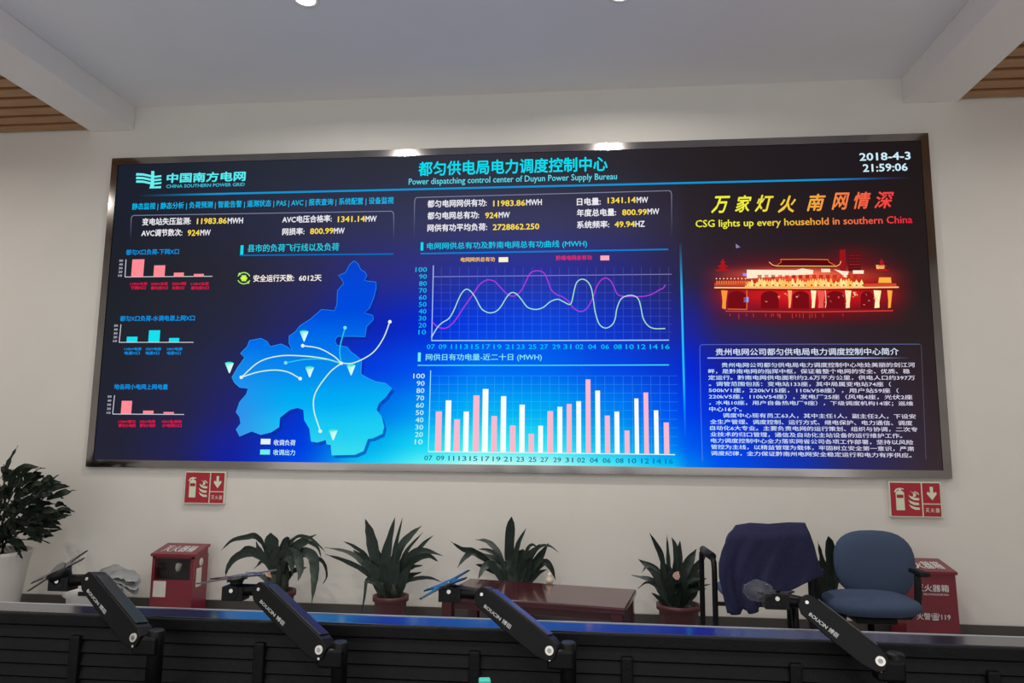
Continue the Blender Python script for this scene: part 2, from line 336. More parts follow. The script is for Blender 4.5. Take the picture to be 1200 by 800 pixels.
# three small load charts
PK = (255, 140, 150); RD = (225, 20, 70)
def load_chart(title, tx, ty, ax, base, bars, col, lab, lcol, words):
    global s
    s = Scr(2); s.text(title, tx[0], tx[1], ty, 6.5, (0, 150, 235), .02)
    s.ribbon(ax, .9, (205, 205, 215)); s.ribbon(base, .9, (205, 205, 215))
    for k in range(5): s.text(str(50-10*k), ax[0][0]-8-k*.3, ax[0][0]-3.5-k*.3, ax[0][1]+1.5+(base[0][1]-ax[0][1]-3)*k/4, 2.6, (190, 190, 205), .02)
    for a, b, t in bars: s.rect(a, t, b, base[0][1]-.3, col)
    for (a, b), (w1, w2) in zip(lab[2], words):
        s.text(w1, a, b, lab[0], 3.6, lcol, .03); s.text(w2, a, b-(2 if len(w2) < 5 else 0), lab[1], 4, lcol, .035)
    s.build('load_chart', disp)
load_chart('都匀X口负荷-下网X口', (148, 210), 295.7, [(148, 304), (146.7, 324.5)], [(146.5, 324.5), (249, 323.7)], [(155.5, 168, 304), (181, 193, 311), (204, 215.5, 319.5), (227.5, 239, 321)], PK, (332.6, 337.4, [(153, 173), (177, 197), (202, 218), (224, 245)]), RD, [('110kV主变', '下网X口'), ('220kV主变', '都匀变X口'), ('35kV网', '负荷X口'), ('110kV主变', '都匀变X口')])
load_chart('都匀X口负荷-水调电源上网X口', (141, 228.5), 373.2, [(142, 380), (140, 401)], [(139.5, 401), (227, 401)], [(149, 161, 394.5), (175, 187, 387), (198.5, 210, 396)], (20, 225, 240), (408.8, 413.6, [(146, 166), (171, 189), (196, 214)]), (0, 140, 225), [('110kV电源', '电源X口'), ('35kV电源', '电源X口'), ('10kV电源', '电源X口')])
load_chart('地各网小电网上网电量', (134, 197), 453, [(134.5, 463), (132.3, 485)], [(132.3, 485), (216, 485.5)], [(143, 154, 469.5), (168, 180, 481), (192, 204, 482.5)], PK, (493.7, 498.3, [(139, 159), (164, 182), (190, 213)]), RD, [('110kV都匀', '都匀小电网'), ('35kV电网', '都匀小电网'), ('10kV各县网', '小电网X口')])
# map with flight lines
s = Scr(2)
s.rect(282.3, 287.5, 285, 298.5, (0, 230, 245)); s.text('县市的负荷飞行线以及负荷', 290.5, 397.5, 291, 9.2, CY, .012); s.ribbon([(281+9*i, 299.2-1.6*i/20) for i in range(21)], 1.6, (0, 110, 190))
for k, (a0, a1) in enumerate(((20, 160), (200, 340))): s.ribbon([(286+7.3*math.cos(math.radians(a0+i*(a1-a0)/12)), 326-6.6*math.sin(math.radians(a0+i*(a1-a0)/12))) for i in range(13)], 1.2, (170, 235, 110))
for k in range(6): s.dot(286+2.6*math.cos(k*1.047), 326+2.5*math.sin(k*1.047), 1.6, (190, 245, 70), 8)
s.dot(286, 326, 2, (220, 255, 90)); s.dot(281, 321, 1.4, (190, 245, 90)); s.dot(291, 331, 1.4, (190, 245, 90))
s.text('安全运行天数:', 297, 345, 326.2, 8.4, (250, 242, 232), .02); s.text('6012天', 350.5, 377, 326, 7.4, (250, 242, 232), .02)
MAP = [(415,305.7),(419.5,309),(423,316),(428,319),(430,323),(427,328.6),(432,329.5),(440.6,330.4),(441,337),(438,349),(433,361),(427,366.5),(437,369.5),(437.5,374.4),(429.6,382.7),(428,394.6),(416,394),(395.7,394),(392.4,399),(394.8,404.3),(406.7,406.5),(412,413),(416,415.5),(424,422),(423,438),(431,443),(440,447),(452,449),(459,455),(452,465),(444,472),(441,480),(447,488),(450,500),(448,508),(437,513),(431,514),(426,528),(416,532.4),(389,533),(388,521),(383,520),(382,515),(372,518),(365,517),(363,502),(357,492),(356,480),(349,477.4),(340,479.6),(333,485),(328,489),(327,500),(318,506),(306,509),(295,505),(281,511),(277,503),(282.4,496),(281,488),(277,483),(281,471),(289,462),(291,455),(281,453.6),(275,448),(272,442),(279,430),(287,419),(282,414),(290,406),(292.6,399),(306,396.4),(313,400),(317,406),(329.7,403),(337,406.5),(342.5,410.5),(339,402),(339,393.7),(346,389),(351.7,381.7),(364.5,373.5),(377,362.5),(392,364),(395,357),(395.7,340.5),(403,332),(400,326),(396.6,323),(405,319.4),(410,310)]
MY = (300, 360, 400, 430, 470, 500, 535); MC = ((10, 66, 205), (0, 74, 222), (0, 110, 234), (6, 136, 238), (0, 172, 244), (24, 200, 244), (60, 222, 238))
def mapc(x, y):
    i, t = _seg(MY, y); c = mixc(MC[i], MC[i+1], t)
    k = max(0, min(1, (340-x)/60))*max(0, min(1, (y-400)/80)); c = mixc(c, (60, 132, 232), .75*k)
    k2 = max(0, min(1, (x-390)/70))*max(0, min(1, (y-440)/60)); return mixc(c, (40, 225, 245), .35*k2)
def mapfill(off, cfun, layer):
    bm = bmesh.new(); vv = [bm.verts.new((x+off[0], y+off[1], 0)) for x, y in MAP]
    for t in tessellate_polygon([[Vector((x, y, 0)) for x, y in MAP]]): bm.faces.new([vv[i] for i in t])
    for k in range(16): bmesh.ops.bisect_plane(bm, geom=bm.verts[:]+bm.edges[:]+bm.faces[:], plane_co=(0, 310+k*15, 0), plane_no=(0, 1, 0))
    for k in range(12): bmesh.ops.bisect_plane(bm, geom=bm.verts[:]+bm.edges[:]+bm.faces[:], plane_co=(275+k*16, 0, 0), plane_no=(1, 0, 0))
    bm.verts.index_update(); y0 = s.y; s.y = -.0015*layer
    s.add([s.at(v.co.x, v.co.y) for v in bm.verts], [tuple(v.index for v in f.verts) for f in bm.faces], 'screen_pixels', False, [lin(cfun(v.co.x, v.co.y)) for v in bm.verts]); bm.free(); s.y = y0
mapfill((3, 3.5), lambda x, y: mixc(bg(x, y), (4, 40, 150), .5), 1.3)
mapfill((0, 0), mapc, 1.6)
s.ribbon(MAP+[MAP[0]], .9, lambda x, y: mixc(mapc(x, y), (60, 165, 250), .55 if y < 465 else .15))
s.y -= .001
CRM = (215, 245, 215); TEA = (40, 205, 225)
HUB = (400, 425.5)
for pts, c in (([HUB, (391, 417), (374, 408), (355, 405)], CRM), ([HUB, (380, 420), (355, 417), (328, 417), (304, 424), (283, 442)], CRM), ([HUB, (415, 425), (436, 414), (449, 397), (457, 377)], CRM), ([HUB, (398.5, 408), (404.5, 384)], TEA),
               ([HUB, (380, 421), (358, 421), (335, 425)], TEA), ([HUB, (386, 437), (370, 460), (368, 480), (375.5, 505)], CRM), ([(283, 442), (302, 436), (322, 433.5), (338, 436), (352, 443.5)], CRM)):
    s.ribbon(pts, 1.3, c, 8); s.dot(*pts[-1], 2.1, mixc(c, (255, 255, 255), .4)); s.dot(*pts[0], 2.1, (220, 245, 235))
for x, y in ((269, 425.5), (363, 430.5), (411.5, 428), (390.5, 504), (356.5, 388.5)):
    s.poly([(x-5, y), (x+5.2, y), (x+.6, y+11.5), (x-.4, y+11.5)], lambda px, py: (90, 235, 225) if py < y+2 and px < x+2 else (225, 255, 245))
    s.poly([(x+5*math.cos(k*.524), y+1.6*math.sin(k*.524)) for k in range(12)], (60, 225, 205))
s.rect(306, 514, 317, 520.5, (225, 245, 250)); s.rect(305.3, 526.5, 316.5, 532.5, (110, 240, 235))
s.text('收调负荷', 321, 346.5, 518.3, 6.8, (215, 240, 250), .015); s.text('收调出力', 320.5, 346, 529.8, 6.8, (190, 245, 245), .015)
s.build('province_map', disp)
# line chart
s = Scr(2)
s.rect(493.2, 284, 496, 293.5, (0, 230, 245)); s.text('电网网供总有功及黔南电网总有功曲线 (MWH)', 500.5, 688, 289, 9.3, (0, 210, 240), .012); s.ribbon([(493+14.5*i, 297.2-5*i/20) for i in range(21)], 1.7, (0, 130, 215))
s.text('电网网供总有功', 540, 580, 304.3, 5.4, (250, 200, 60), .02); s.rect(584.5, 301.5, 595.5, 307, (255, 245, 200)); s.text('黔南电网总有功', 651.5, 693.5, 302.3, 5.6, (235, 40, 100), .02); s.rect(703.5, 299.5, 714, 305, (255, 170, 185))
GR = lambda x, y: mixc(bg(x, y), (150, 175, 255), .21)
for k in range(8): s.ribbon([(507+28*i, 324.3+9.25*k-(3 if k == 0 else 0)*i/10) for i in range(11)], .7 if k else 1, GR if k else (lambda x, y: mixc(bg(x, y), (190, 190, 255), .55)))
for k in range(26): s.ribbon([(517.3+10.65*k, 313), (517.2+10.65*k, 350), (517+10.68*k, 398)], .7, GR)
s.y -= .0007
s.ribbon([(508, 311), (507, 355), (506, 399)], 1.1, (165, 190, 250)); s.ribbon([(505.5, 399), (645, 399), (784, 398.5)], 1.3, (170, 200, 245))
for k in range(10): t = str(100-10*k); s.text(t, 501-(14 if len(t) == 3 else 9.5)-k*.12, 500.5-k*.12, 316+8.13*k, 5.6, (0, 195, 240), .01)
DAYS = '07 09 11 13 15 17 19 21 23 25 27 29 31 02 04 06 08 10 12 14 16'.split()
for t, x in zip(DAYS, (505, 518.7, 532, 544, 557, 570, 583, 597, 610, 624, 637.5, 652, 665, 679, 694, 709, 724, 738, 752, 766, 780)): s.text(t, x-(3.4 if t == '11' else 4.7), x+(3.4 if t == '11' else 4.7), 406.2, 5.6, (0, 200, 240), .01)
Z1 = lambda L: [(470+x/5.333, 270+y/5.333) for x, y in L]; Z2 = lambda L: [(630+x/5.333, 270+y/5.333) for x, y in L]
s.y -= .0007
s.ribbon(Z1([(195,570),(225,600),(265,612),(300,600),(340,560),(400,470),(450,400),(490,340),(530,312),(560,310),(590,322),(625,360),(660,395),(690,410),(720,405),(755,370),(785,310),(810,265)])+Z2([(0,252),(40,266),(62,310),(85,370),(120,402),(150,412),(190,440),(225,485),(270,507),(310,485),(345,420),(370,350),(400,308),(430,298),(460,320),(480,360),(500,400),(540,412),(600,413),(660,412),(710,400),(760,372),(785,360),(797,340)]), 1.2, (175, 60, 225), 4)
s.y -= .0007
s.ribbon(Z1([(190,670),(225,610),(260,575),(300,550),(330,500),(360,430),(385,385),(412,367),(440,385),(465,420),(500,485),(530,508),(560,515),(595,505),(625,475),(655,425),(680,395),(700,388),(725,400),(755,435),(785,475),(815,490)])+Z2([(0,493),(40,478),(80,445),(125,430),(160,445),(195,462),(212,450),(230,370),(245,325),(275,305),(310,318),(335,360),(348,430),(360,510),(385,585),(425,610),(465,590),(485,550),(495,490),(520,430),(560,408),(600,408),(630,430),(645,480),(660,550),(690,595),(730,613),(797,613)]), 1.2, (170, 230, 200), 4)
s.build('line_chart', disp)
# bar chart
s = Scr(2)
s.rect(490, 413, 493, 423.5, (110, 240, 245)); s.text('网供日有功电量-近二十日 (MWH)', 499, 635, 419, 9, (130, 235, 235), .012); s.ribbon([(489.5, 428), (640, 428), (784, 427.5)], 1.3, (70, 220, 240))
GR2 = lambda x, y: mixc(bg(x, y), (140, 235, 255), .22)
for k in range(9): s.ribbon([(504+29*i, 440.3+10*k+.15*k*i/10) for i in range(11)], .7, GR2)
for k in range(26): s.ribbon([(515.2+10.75*k, 440), (514.6+10.8*k, 485), (514+10.85*k, 530)], .7, GR2)
s.y -= .0007
s.ribbon([(504.8, 434), (503.5, 480), (502, 529)], 1, (150, 230, 240)); s.ribbon([(502, 529), (640, 530.5), (791, 532.5)], 1.1, (215, 245, 245))
for k in range(10): t = str(100-10*k); s.text(t, 498-(13.5 if len(t) == 3 else 9.3)-k*.28, 498-k*.28, 440.5+8.55*k, 5.8, (190, 240, 240), .01)
for i, (t, x) in enumerate(zip(DAYS, (502, 516, 529, 542, 555, 569, 582, 595, 609.5, 624, 638, 653, 667, 681, 696, 711, 726, 741, 756, 770, 784))): s.text(t, x-(3.4 if t == '11' else 4.7), x+(3.4 if t == '11' else 4.7), 536.3+i*.2, 5.8, mixc((20, 110, 140), (0, 120, 190), max(0, (i-15)/5)), .012)
for a, b, t, ox, p in ((218,252,437,470,1),(280,310,368,470,0),(333,366,487,470,1),(392,422,438,470,0),(453,487,337,470,1),(511,543,297,470,0),(566,599,466,470,1),(625,656,342,470,0),(682,716,525,470,1),(741,773,395,470,0),(798,832,577,470,1),(858,888,526,470,0),(62,98,435,630,1),(124,156,408,630,0),(182,215,391,630,1),(242,274,373,630,0),(300,334,237,630,1),(360,394,307,630,0),(420,455,463,630,1),(480,514,438,630,0),(543,577,556,630,1),(604,636,356,630,0),(661,698,319,630,1),(726,760,430,630,0),(787,825,506,630,1)):
    xa = ox+a/5.333; xb = ox+b/5.333; s.rect(xa, 400+t/5.333, xb-.3, 528.8+(xa-502)*.0125, (250, 185, 205) if p else (250, 255, 252))
s.build('bar_chart', disp)
# divider
s = Scr(2); s.ribbon([(797.3+6*i/30, 285+8*i) for i in range(31)], 2.4, lambda x, y: mixc(bg(x, y), (30, 190, 250), max(0, min(1, (y-280)/60, (515-y)/70)))); s.build('divider_line', disp)
# slogan
s = Scr(2)
def sl(x, y): return mixc((240, 238, 60), (250, 60, 60), max(0, min(1, (x-880)/190))) if x < 960 else mixc((245, 160, 70), (245, 30, 60), max(0, min(1, (x-960)/110)))
for t, a, b, yc in zip('万家灯火南网情深', (833, 861, 884, 911, 945, 974, 1000, 1024), (856, 881, 907, 933, 968, 996, 1021, 1048), (240, 239, 238.5, 239.5, 237.5, 236, 235, 234.5)): s.text(t, a, b, yc, 20, sl, .022, .32)
s.text('CSG lights up every household in southern China', 815, 1069, 263.5, 11, sl, .015); s.build('slogan_text', disp)
# night picture of the lit bridge pavilion
s = Scr(1); nx, ny = 84, 40; X0, X1, Y0, Y1 = 815, 1078, 278, 392; vs = []; cs = []
def glow(x, y):
    c = list(bg(x, y)); g = lambda cx, cy, sx, sy: math.exp(-((x-cx)/sx)**2-((y-cy)/sy)**2)
    for k, a in ((g(945, 334, 92, 22)**.8, (205, 12, 22)), (g(945, 350, 100, 16), (195, 14, 26)), (g(945, 325, 75, 9)*.7, (255, 90, 40)), (g(935, 321, 62, 6)*.75, (255, 150, 110)), (g(945, 345, 80, 8)*.35, (255, 70, 50)), (g(945, 372, 95, 9)*.45, (120, 10, 18)), (g(1000, 300, 30, 18)*.3, (150, 20, 25))): c = mixc(c, a, min(1, k))
    e = min(1, (x-X0)/34, (X1-x)/34, (y-Y0)/16, (Y1-y)/18); return mixc(bg(x, y), c, max(0, e))
for j in range(ny+1):
    for i in range(nx+1):
        x, y = X0+(X1-X0)*i/nx, Y0+(Y1-Y0)*j/ny; vs.append(s.at(x, y)); cs.append(lin(glow(x, y)))
s.add(vs, [(j*(nx+1)+i, j*(nx+1)+i+1, (j+1)*(nx+1)+i+1, (j+1)*(nx+1)+i) for j in range(ny) for i in range(nx)], 'screen_pixels', False, cs)
s.y -= .001
Q = lambda L: [(800+x/4, 280+y/4) for x, y in L]
DR = (95, 12, 20); RR = (205, 22, 32); GO = (255, 200, 110); OR = (240, 120, 50); HW = (255, 235, 205)
s.poly(Q([(735,52),(762,48),(765,150),(735,150)]), (150, 22, 28)); s.poly(Q([(776,66),(832,64),(834,150),(776,150)]), (92, 18, 24))
for k in range(5): s.ribbon(Q([(780,78+14*k),(830,77+14*k)]), .7, (190, 50, 50))
s.poly(Q([(405,108),(430,122),(722,126),(742,104),(735,124),(715,134),(430,134),(412,128)]), (92, 10, 16)); s.poly(Q([(458,97),(680,97),(700,124),(440,122)]), (84, 12, 18))
s.y -= .0005
s.ribbon(Q([(405,108),(420,122),(440,127),(720,128),(735,120),(742,104)]), .9, GO); s.ribbon(Q([(458,96),(570,95),(682,97)]), .9, OR); s.ribbon(Q([(458,96),(462,108),(440,124)]), .7, OR); s.ribbon(Q([(682,97),(684,108),(715,124)]), .7, OR)
for cx, cy in ((188, 95), (932, 95)):
    for k, hw in enumerate((14, 26, 36)): s.poly(Q([(cx, cy-4+18*k),(cx+hw*.6, cy+12+18*k),(cx+hw, cy+13+18*k),(cx+hw-8, cy+20+18*k),(cx-hw+8, cy+20+18*k),(cx-hw, cy+13+18*k),(cx-hw*.6, cy+12+18*k)]), (165, 26, 32))
s.poly(Q([(905,122),(946,122),(944,140),(908,140)]), GO)
s.poly(Q([(300,144),(530,146),(560,138),(612,146),(610,165),(300,186)]), HW); s.poly(Q([(648,140),(690,140),(692,156),(650,156)]), HW); s.poly(Q([(708,142),(748,150),(778,152),(770,182),(752,176),(740,162)]), HW); s.poly(Q([(797,147),(848,147),(848,163),(797,163)]), HW)
import random as _rd
q = _rd.Random(3)
for k in range(46):
    cx = 300+550*k/46; h = q.uniform(16, 46); s.poly(Q([(cx-9, 224),(cx-6, 224-h*.7),(cx, 224-h),(cx+7, 224-h*.6),(cx+10, 224)]), mixc((255, 232, 150), (255, 190, 90), q.random()))
for k in range(15): cx = 360+32*k; s.poly(Q([(cx-10,168),(cx+10,168),(cx+8,186),(cx-8,186)]), mixc((160,16,24), (230,70,40), q.random()))
for k in range(14): cx = 160+11*k; s.poly(Q([(cx-3,196),(cx+4,196),(cx+4,212),(cx-3,212)]), OR)
for k in range(9): cx = 158+17*k; s.dot(*Q([(cx,186)])[0], .8, HW, 6)
s.poly(Q([(920,180),(975,180),(978,206),(916,206)]), (255, 180, 70)); s.poly(Q([(148,206),(300,206),(300,220),(150,220)]), (200, 70, 36)); s.poly(Q([(850,210),(1000,208),(1002,222),(850,222)]), (215, 70, 40))
s.y -= .0005
s.ribbon(Q([(148,228),(600,230),(1012,226)]), 1.6, (255, 205, 130)); s.ribbon(Q([(150,238),(600,240),(1005,237)]), 1.1, (120, 14, 20))
for k in range(18): s.poly(Q([(330+30*k,214),(338+30*k,214),(338+30*k,220),(330+30*k,220)]), (120, 30, 24))
for a, b in ((212,298),(366,450),(514,592),(672,758),(834,892)):
    s.poly(Q([(a,326),(a,270)]+[((a+b)/2-(b-a)/2*math.cos(math.radians(t)), 270-26*math.sin(math.radians(t))) for t in range(15, 180, 15)]+[(b,270),(b,326)]), (118, 13, 22))
for a, b, c in ((180,210,(255,150,60)),(492,512,(255,170,110)),(600,626,(255,240,190)),(630,668,(235,90,80)),(760,790,(255,235,180)),(894,930,(255,240,185)),(958,982,(255,170,70))):
    s.poly(Q([(a,240),(b,242),(b-(b-a)*.25,300),(b-8,322 if b > 250 else 330),(a+4,324),(a+(b-a)*.2,290)]), c)
for k in range(26): a = q.uniform(350,900); b = q.uniform(245,312); s.poly(Q([(a,b),(a+q.uniform(5,16),b+2),(a+8,b+q.uniform(5,14))]), mixc((255,90,70),(255,215,150), q.random()))
s.ribbon(Q([(668,240),(672,300),(668,322)]), .7, HW); s.ribbon(Q([(210,328),(300,330)]), .8, OR); s.ribbon(Q([(300,240),(300,330)]), .9, OR)
s.poly(Q([(286,272),(308,272),(308,296),(286,296)]), (130, 165, 255)); s.poly(Q([(282,160),(300,162),(300,174),(282,172)]), (150, 150, 255))
for k in range(20): cx = 220+q.uniform(0,620); s.ribbon(Q([(cx,350),(cx+1,350+q.uniform(10,26))]), .8, (190,60,60))
s.ribbon(Q([(200,338),(600,342),(985,336)]), 1.4, (215, 60, 45)); s.poly(Q([(248,22),(270,38),(250,44)]), (140, 130, 175))
s.build('night_picture', disp)
# notice
s = Scr(2); TX = lambda x, y: mixc((205, 238, 255), (222, 218, 240), max(0, min(1, (x-850)/150)))
fr = lambda x, y: mixc(bg(x, y), (120, 150, 230), .55)
s.ribbon([(823, 403.7), (950, 403.2), (1077, 403.2)], .9, fr); s.ribbon([(823, 403.7), (821, 404.5), (820, 407), (821, 470), (823, 540)], .9, fr); s.ribbon([(1077, 403.2), (1079, 404.5), (1079.5, 407), (1082, 470), (1085, 538)], .9, lambda x, y: mixc(bg(x, y), (120, 120, 160), .4))
s.text('贵州电网公司都匀供电局电力调度控制中心简介', 838.5, 1053, 412.3, 8.2, (215, 228, 250), .014); s.ribbon([(829+11.8*i, 419.4) for i in range(21)], 1.3, lambda x, y: mixc(bg(x, y), (170, 190, 250), min(1, (1068-x)/60)))
NT = [('贵州电网公司都匀供电局电力调度控制中心地处美丽的剑江河', 845.5, 1072), ('畔，是黔南电网的指挥中枢，保证着整个电网的安全、优质、稳', 830, 1066), ('定运行。黔南电网供电面积约2.6万平方公里，供电人口约397万', 830, 1072), ('。调管范围包括：变电站133座，其中局属变电站74座（', 830.5, 1044), ('500kV1座，220kV15座，110kV58座），用户站59座（', 830.5, 1053), ('220kV5座，110kV54座），发电厂25座（风电4座，光伏2座', 830.5, 1069), ('，水电10座，用户自备热电厂9座），下级调度机构14家；巡维', 831, 1070), ('中心16个。', 831, 869), ('调度中心现有员工63人，其中主任1人，副主任2人，下设安', 847, 1073), ('全生产管理、调度控制、运行方式、继电保护、电力通信、调度', 832, 1069), ('自动化6大专业。主要负责电网的运行策划、组织与协调，二次专', 832, 1075), ('业技术的归口管理，通信及自动化主站设备的运行维护工作。', 832.5, 1057), ('电力调度控制中心全力落实网省公司各项工作部署，坚持以风险', 833, 1070), ('管控为主线，以精益管理为载体，牢固树立安全第一意识，严肃', 833, 1071), ('调度纪律，全力保证黔南州电网安全稳定运行和电力有序供应。', 833, 1068)]
for k, (t, a, b) in enumerate(NT): s.text(t, a, b, 427.6+7.37*k, 5.5, TX, .009)
s.build('notice_text', disp)

# ================================================================== SAFETY SIGNS ON THE WALL
def fire_sign(x0, x1, z0, z1, label):
    t = thing('fire_extinguisher_sign', label, 'sign', ((x0+x1)/2, WY, z0), 'fire extinguisher signs'); W, H = x1-x0, z1-z0; yf = WY-.024
    MB().box((x0, yf, z0), (x1, WY, z1), 'sign_body').build('board', t, bevel=.003)
    mb = MB(); mb.add([(x0+.004, yf-.0008, z0+.004), (x1-.004, yf-.0008, z0+.004), (x1-.004, yf-.0008, z1-.004), (x0+.004, yf-.0008, z1-.004)], [(0, 1, 2, 3)], 'sign_cream'); mb.build('border', t)
    P = lambda u, v, d=.002: (x0+u*W, yf-d, z0+v*H)
    mb = MB()
    for a, b, c, d in ((.03, .04, .615, .96), (.64, .40, .97, .96), (.64, .04, .97, .37)): mb.add([P(a, b), P(c, b), P(c, d), P(a, d)], [(0, 1, 2, 3)], 'sign_red')
    mb.build('red_field', t)
    mb = MB()
    def pl(L, d=.003, m='sign_cream'):
        tri = tessellate_polygon([[Vector((a, b, 0)) for a, b in L]]); mb.add([P(a, b, d) for a, b in L], [tuple(k) for k in tri], m)
    pl([(.13, .2), (.29, .2), (.29, .68), (.27, .72), (.235, .74), (.235, .78), (.28, .77), (.29, .80), (.2, .82), (.14, .79), (.1, .71), (.12, .69), (.16, .75), (.19, .77), (.19, .74), (.15, .72), (.13, .68)])
    pl([(.145, .54), (.275, .54), (.275, .63), (.145, .63)], .004, 'sign_red')
    mb.build('extinguisher_symbol', t); mb = MB()
    for dx, dy, f in ((0, 0, 1), (-.01, .13, .9), (.0, .26, .85)): pl([(.37+dx, .36+dy), (.41+dx, .27+dy), (.48+dx, .22+dy), (.57+dx, .22+dy), (.57+dx, .28+dy), (.49+dx, .29+dy), (.43+dx, .32+dy)])
    pl([(.40, .74), (.46, .68), (.46, .60), (.43, .57), (.5, .58), (.52, .64), (.49, .68)]); pl([(.47, .72), (.52, .68), (.57, .62), (.56, .68), (.5, .73)])
    mb.build('flame_symbol', t); mb = MB()
    pl([(.78, .86), (.84, .86), (.84, .69), (.895, .72), (.905, .66), (.815, .49), (.72, .66), (.73, .72), (.78, .69)])
    mb.build('arrow_symbol', t); mb = MB()
    for k, ch in enumerate('灭火器'): text_on(mb, ch, P(.675+.095*k, .15, .003), (W*.075, 0, 0), (0, 0, H*.12), 'sign_cream', .02)
    mb.build('sign_lettering', t)
fire_sign(-2.385, -2.055, .862, 1.108, 'red fire extinguisher sign on the wall under the left end of the screen')
fire_sign(2.775, 3.125, .862, 1.108, 'red fire extinguisher sign on the wall under the right end of the screen')

# ================================================================== EXTINGUISHER BOXES
def ext_box(x0, x1, zf, zb, yf, yb, label, window):
    t = thing('fire_extinguisher_box', label, 'extinguisher box', ((x0+x1)/2, (yf+yb)/2, 0), 'red fire extinguisher boxes'); e = .012; k = .008 if not window else 0
    b = MB()
    ZL = zf-.02; zlb = zb-.02
    if window:
        zw0 = .355; th = .012
        b.box((x0, yf, .02), (x1, yf+th, zw0), 'red_paint'); b.box((x0, yf, zw0), (x0+.022, yf+th, ZL), 'red_paint'); b.box((x1-.022, yf, zw0), (x1, yf+th, ZL), 'red_paint'); b.box((x0, yf, ZL-.012), (x1, yf+th, ZL), 'red_paint')
        b.box((x0, yb-th, .02), (x1, yb, ZL), 'red_paint'); b.box((x0, yf, 0), (x1, yb, .02), 'red_paint')
        for xa in (x0, x1-th): b.hexa([(xa, yf+th, .02), (xa+th, yf+th, .02), (xa+th, yb-th, .02), (xa, yb-th, .02), (xa, yf+th, ZL), (xa+th, yf+th, ZL), (xa+th, yb-th, zlb), (xa, yb-th, zlb)], 'red_paint')
        b.box((x0+th, yf+.08, .02), (x1-th, yf+.085, ZL), 'box_dark')
    else:
        b.hexa([(x0-k, yf-k, 0), (x1+k, yf-k, 0), (x1+k, yb, 0), (x0-k, yb, 0), (x0, yf, ZL), (x1, yf, ZL), (x1, yb, zlb), (x0, yb, zlb)], 'red_paint')
    b.build('body', t)
    l = MB().hexa([(x0-e, yf-e, zf-.02), (x1+e, yf-e, zf-.02), (x1+e, yb, zb-.02), (x0-e, yb, zb-.02), (x0-e, yf-e, zf), (x1+e, yf-e, zf), (x1+e, yb, zb), (x0-e, yb, zb)], 'red_paint').build('lid', t, bevel=.004)
    m = MB(); w_ = x1-x0
    text_on(m, '灭火器箱', (x0+w_*.12, yf+.03, zf+(zb-zf)*.18+.0025), (w_*.76, 0, 0), (0, (yb-yf)*.55, (zb-zf)*.55), 'white_ink', .02); m.build('lid_lettering', l)
    if window:
        g = MB().box((x0+.022, yf+.004, zw0), (x1-.022, yf+.006, ZL-.012), 'clear_glass').build('window_pane', t)
        xc = (x0+x1)/2+.01
        for dx in (-.075, .075):
            m = MB().lathe([(0, .03), (.055, .03), (.055, .30), (.045, .35), (.018, .375), (.016, .40), (.0, .40)], 'red_paint_side', (xc+dx, yf+.145, 0), 20); m.tube([(xc+dx, yf+.145, .40), (xc+dx, yf+.145, .44)], .012, 'black_plastic', 8)
            m.build('extinguisher_bottle', t)
        m = MB().tube([(xc+.01, yf+.036, .41), (xc+.012, yf+.036, .43), (xc+.018, yf+.036, .46), (xc+.018, yf+.036, .468)], [.011, .02, .022, .006], 'paper', 12); m.build('gauge_tag', t, ) 
        m = MB().box((x0+.02, yf-.0015, .235), (x0+.115, yf-.0003, .345), 'paper'); m.build('paper_label', t)
        for k in range(5): pass
        m = MB().box((x1+.0003, yf+.045, .30), (x1+.0016, yf+.115, .43), 'paper'); m.build('side_label', t)
        m = MB().lathe([(.0, .0015), (.026, .0015), (.028, 0)], 'silver', (x1, yf+.105, .468), 16, axis=Vector((1, 0, 0)).to_track_quat('Z', 'Y')); m.build('side_latch', t)
        m = MB().tube([(x0+.05, yf-.004, .46), (x0+.1, yf-.004, .465)], .007, 'black_metal', 8); m.build('handle', t)
    else:
        m = MB(); S = lambda z: yf-k*(1-z/ZL)-.0015
        a = aty(1073, 692.5, yf); c = aty(1111.5, 685, yf); text_on(m, '灭火器箱', (a.x, S(a.z), a.z), (c.x-a.x, 0, 0), (0, -.0, c.z-a.z), 'white_ink', .025)
        a = aty(1082, 697, yf); c = aty(1111.5, 695.5, yf); text_on(m, 'FIRE EXTINGUISHER BOX', (a.x, S(a.z), a.z), (c.x-a.x, 0, 0), (0, 0, c.z-a.z), 'white_ink', .01)
        m.build('front_lettering', t); m = MB()
        a = aty(1074, 726, yf); c = aty(1113, 718.5, yf); text_on(m, '火警☎119', (a.x, S(a.z)-.002, a.z), (c.x-a.x, 0, 0), (0, 0, c.z-a.z), 'white_ink', .02)
        m.build('alarm_lettering', t)
ext_box(-2.425, -2.112, .535, .583, -.29, -.085, 'red fire extinguisher box with a dark window and white label, beside the left monitor arms', True)
ext_box(2.73, 3.045, .552, .600, -.29, -.05, 'red fire extinguisher box with white lettering on its front, behind the blue chair', False)

